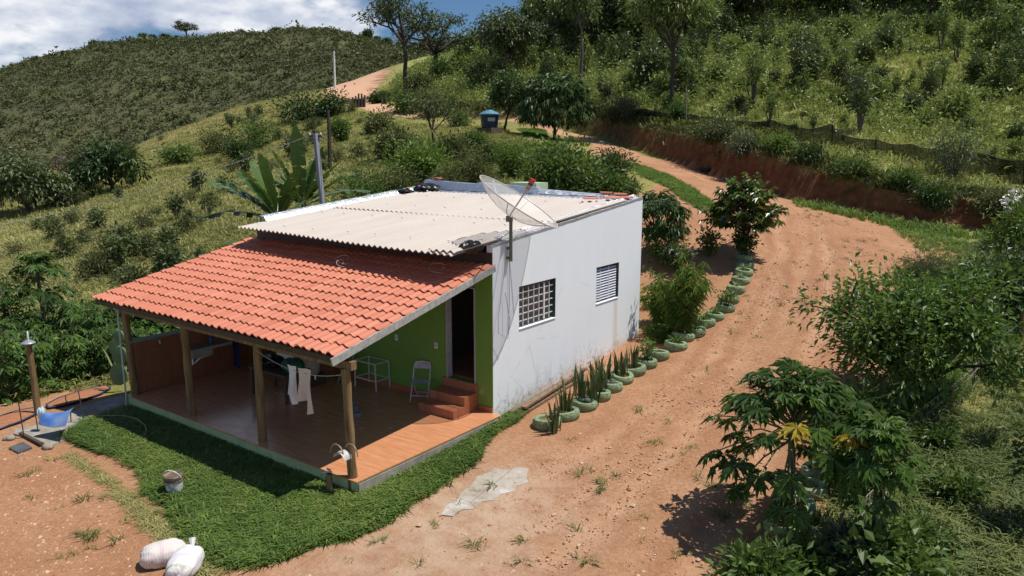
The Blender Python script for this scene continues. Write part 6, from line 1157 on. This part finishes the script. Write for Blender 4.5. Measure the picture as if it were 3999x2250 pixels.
for (px,py) in ((200,895),(280,880),(650,990),(640,1080),(660,950),(690,860),(750,790),(480,1020),(470,1060),(120,1100),(60,1000),(330,960),(400,1080),(560,900),(820,820),(260,1010),(150,900),(380,900)): putl(int(rl.integers(0,4)),gp(px,py),rl.uniform(.9,1.6),rl.uniform(0,6))
n_=0
while n_<95:
    px,py=rl.uniform(-60,1650),rl.uniform(430,1150)
    if py<np.interp(px,[0,450,900,1290,1400,1650],[620,600,445,370,440,470])+4 or (py>760 and px>850): continue
    if rl.uniform()>np.interp(py,[430,600,760,1150],[1,.9,.5,.4]): continue
    q=gp(px,py)
    if inside(DIRT,q[:1],q[1:2])[0]: continue
    d_=(q-EYE)@FW; putl(int(rl.integers(0,4)),q,np.exp(rl.normal(0,.35))*np.interp(d_,[30,60,110],[.8,1.2,1.7]),rl.uniform(0,6.28)); n_+=1
t=simple_tree('dark_tree','dark bushy tree at the left edge in the dip below the slope','tree',151,4.6,3.3,.16,7,2,1.0,.42,.45,34,.9,F_S3,BARKD,trunkh=.12); place(t,110,830)
t=simple_tree('dark_tree','second dark bushy tree in the dip, right of the one at the left edge','tree',152,4.4,2.7,.16,7,2,1.0,.42,.42,30,.85,F_DARK,BARKD,trunkh=.12); place(t,440,750)
t=simple_tree('bare_tree','reddish nearly bare tree between the two dark trees in the dip','tree',153,3.6,2.6,.10,8,3,.8,.3,.3,4,.5,F_BROWN,mat('reddish bark',(.12,.08,.065),.9),trunkh=.15); place(t,320,745)
for k,(px,py,w_,h_,fm,l) in enumerate(((1010,570,200,110,F_MID,'broad dark bush high on the dry slope below the pale far pole'),(860,590,190,90,F_OL,'olive bush on the dry slope left of the broad dark bush'),(1180,470,230,90,F_DARK,'dark hedge like bush below the dark gate, left side'),(1290,450,180,90,F_DARK,'dark hedge like bush below the dark gate, nearest the road'),(700,640,150,80,F_MID,'bush at the foot of the sandy ridge'),(940,640,120,110,F_DARK,'round dark sapling on the slope above the power cable'),(1330,560,100,110,F_MID,'slim bush right of the dark bare post'),(1540,620,210,110,F_OL,'grey olive bush on the slope above the lime green bush'),(1480,520,150,80,F_OL,'low olive bush on the dry slope below the gate'),(1590,440,170,70,F_MID,'bushes growing at the roadside right of the small gate leaf'),(1700,455,190,80,F_DARK,'dark bushes under the twin trees beside the road'),(1480,405,80,40,F_DARK,'dark clump beside the small gate leaf'),(1820,300,160,70,F_MID,'leafy bush on the slope under the flat crowned tree'),(1720,330,110,110,F_DARK,'tall dark shrub at the foot of the flat crowned tree'),(1640,360,130,70,F_OL,'low olive bush between the twin trees'))): bk('bush',l,px,py,w_,h_,160+k,.45 if py<480 else .32,.4,fm,24,11)
# trees on the far skyline
t=simple_tree('umbrella_tree','umbrella crowned tree standing alone on the far hilltop','tree',171,10.5,6.4,.40,7,2,.95,.8,.5,17,1.4,F_S3,BARKD,up=.0,flat=.5,trunkh=.45,cflat=.35); q=hillpt(730,1.0); t.location=[float(q[0]),float(q[1]),float(q[2])+1.2]
pt=simple_tree('skyline_tree','small dark tree on the far skyline','tree',172,6.5,3.2,.2,6,2,.9,.8,.6,26,1.3,F_DARK,BARKD,trunkh=.22); pt['group']='small trees on the far skyline'; first=True; rk=np.random.default_rng(4)
for px,s in ((378,1.05),(418,.75),(70,.7),(150,.75),(270,.7),(300,.6),(560,.8),(600,.7),(650,.95),(690,.6),(905,.6),(940,.8),(850,.5),(1075,1.05),(1180,.7),(1290,.6),(1440,1.0),(1475,.7),(1515,.75),(1560,.6),(240,.55),(510,.6),(1000,.5)):
    q=np.array(hillpt(px,.995))
    if first: pt.location=[float(a) for a in q]; pt.scale=(s,)*3; first=False
    else: dup(pt,q,rk.uniform(0,6),(s*rk.uniform(.8,1.2),s,s*rk.uniform(.7,1.05)))
for i in range(16):
    px=1560+i*42+rk.uniform(-15,15)
    if 1600<px<2080: dup(pt,np.array(hillpt(px,.99)),rk.uniform(0,6),rk.uniform(.7,1.2))
# cow among the bushes
q=gp(2612,335); t=bpy.data.objects.new('cow',bpy.data.meshes.new('cow')); COL.objects.link(t)
bones=[((0,0,.95),.30),((0,.55,.98),.31),((0,1.05,.93),.26),((0,-.35,1.0),.22),((0,-.68,.88),.13),((0,-.92,.66),.10),
 ((.19,.02,.55),.085),((.19,0,.04),.055),((-.19,.02,.55),.085),((-.19,0,.04),.055),((.19,1.12,.6),.11),((.19,1.18,.3),.06),((.19,1.12,.04),.055),((-.19,1.12,.6),.11),((-.19,1.18,.3),.06),((-.19,1.12,.04),.055),((0,1.30,.95),.04),((0,1.38,.45),.03)]
ed=[(0,1),(1,2),(0,3),(3,4),(4,5),(0,6),(6,7),(0,8),(8,9),(2,10),(10,11),(11,12),(2,13),(13,14),(14,15),(2,16),(16,17)]
t.data.from_pydata([x[0] for x in bones],ed,[]); t.modifiers.new('skin','SKIN'); t.modifiers.new('sub','SUBSURF').levels=1; t.modifiers['sub'].render_levels=2
for i,sv_ in enumerate(t.data.skin_vertices[0].data): sv_.radius=(bones[i][1],)*2; sv_.use_root=(i==0)
t.data.materials.append(mat('chestnut cow hide',(.26,.095,.035),.8,.3,4)); t.location=[float(a) for a in q]; t.rotation_euler=(0,0,YAW-.5); tag(t,'chestnut brown cow grazing among the bushes behind the dark trunked tree','cow')
for sx_ in (-1,1):
    b=MB(); b.tube([(sx_*.08,-.72,.98),(sx_*.20,-.74,1.0),(sx_*.24,-.76,.94)],[.03,.05,.015],6); b.build('ear',mat('cow ear',(.22,.08,.03),.8),t,True); b=MB(); b.tube([(sx_*.06,-.72,1.0),(sx_*.13,-.76,1.10),(sx_*.12,-.84,1.17)],[.03,.02,.008],6); b.build('horn',mat('horn',(.5,.45,.35),.5),t,True)
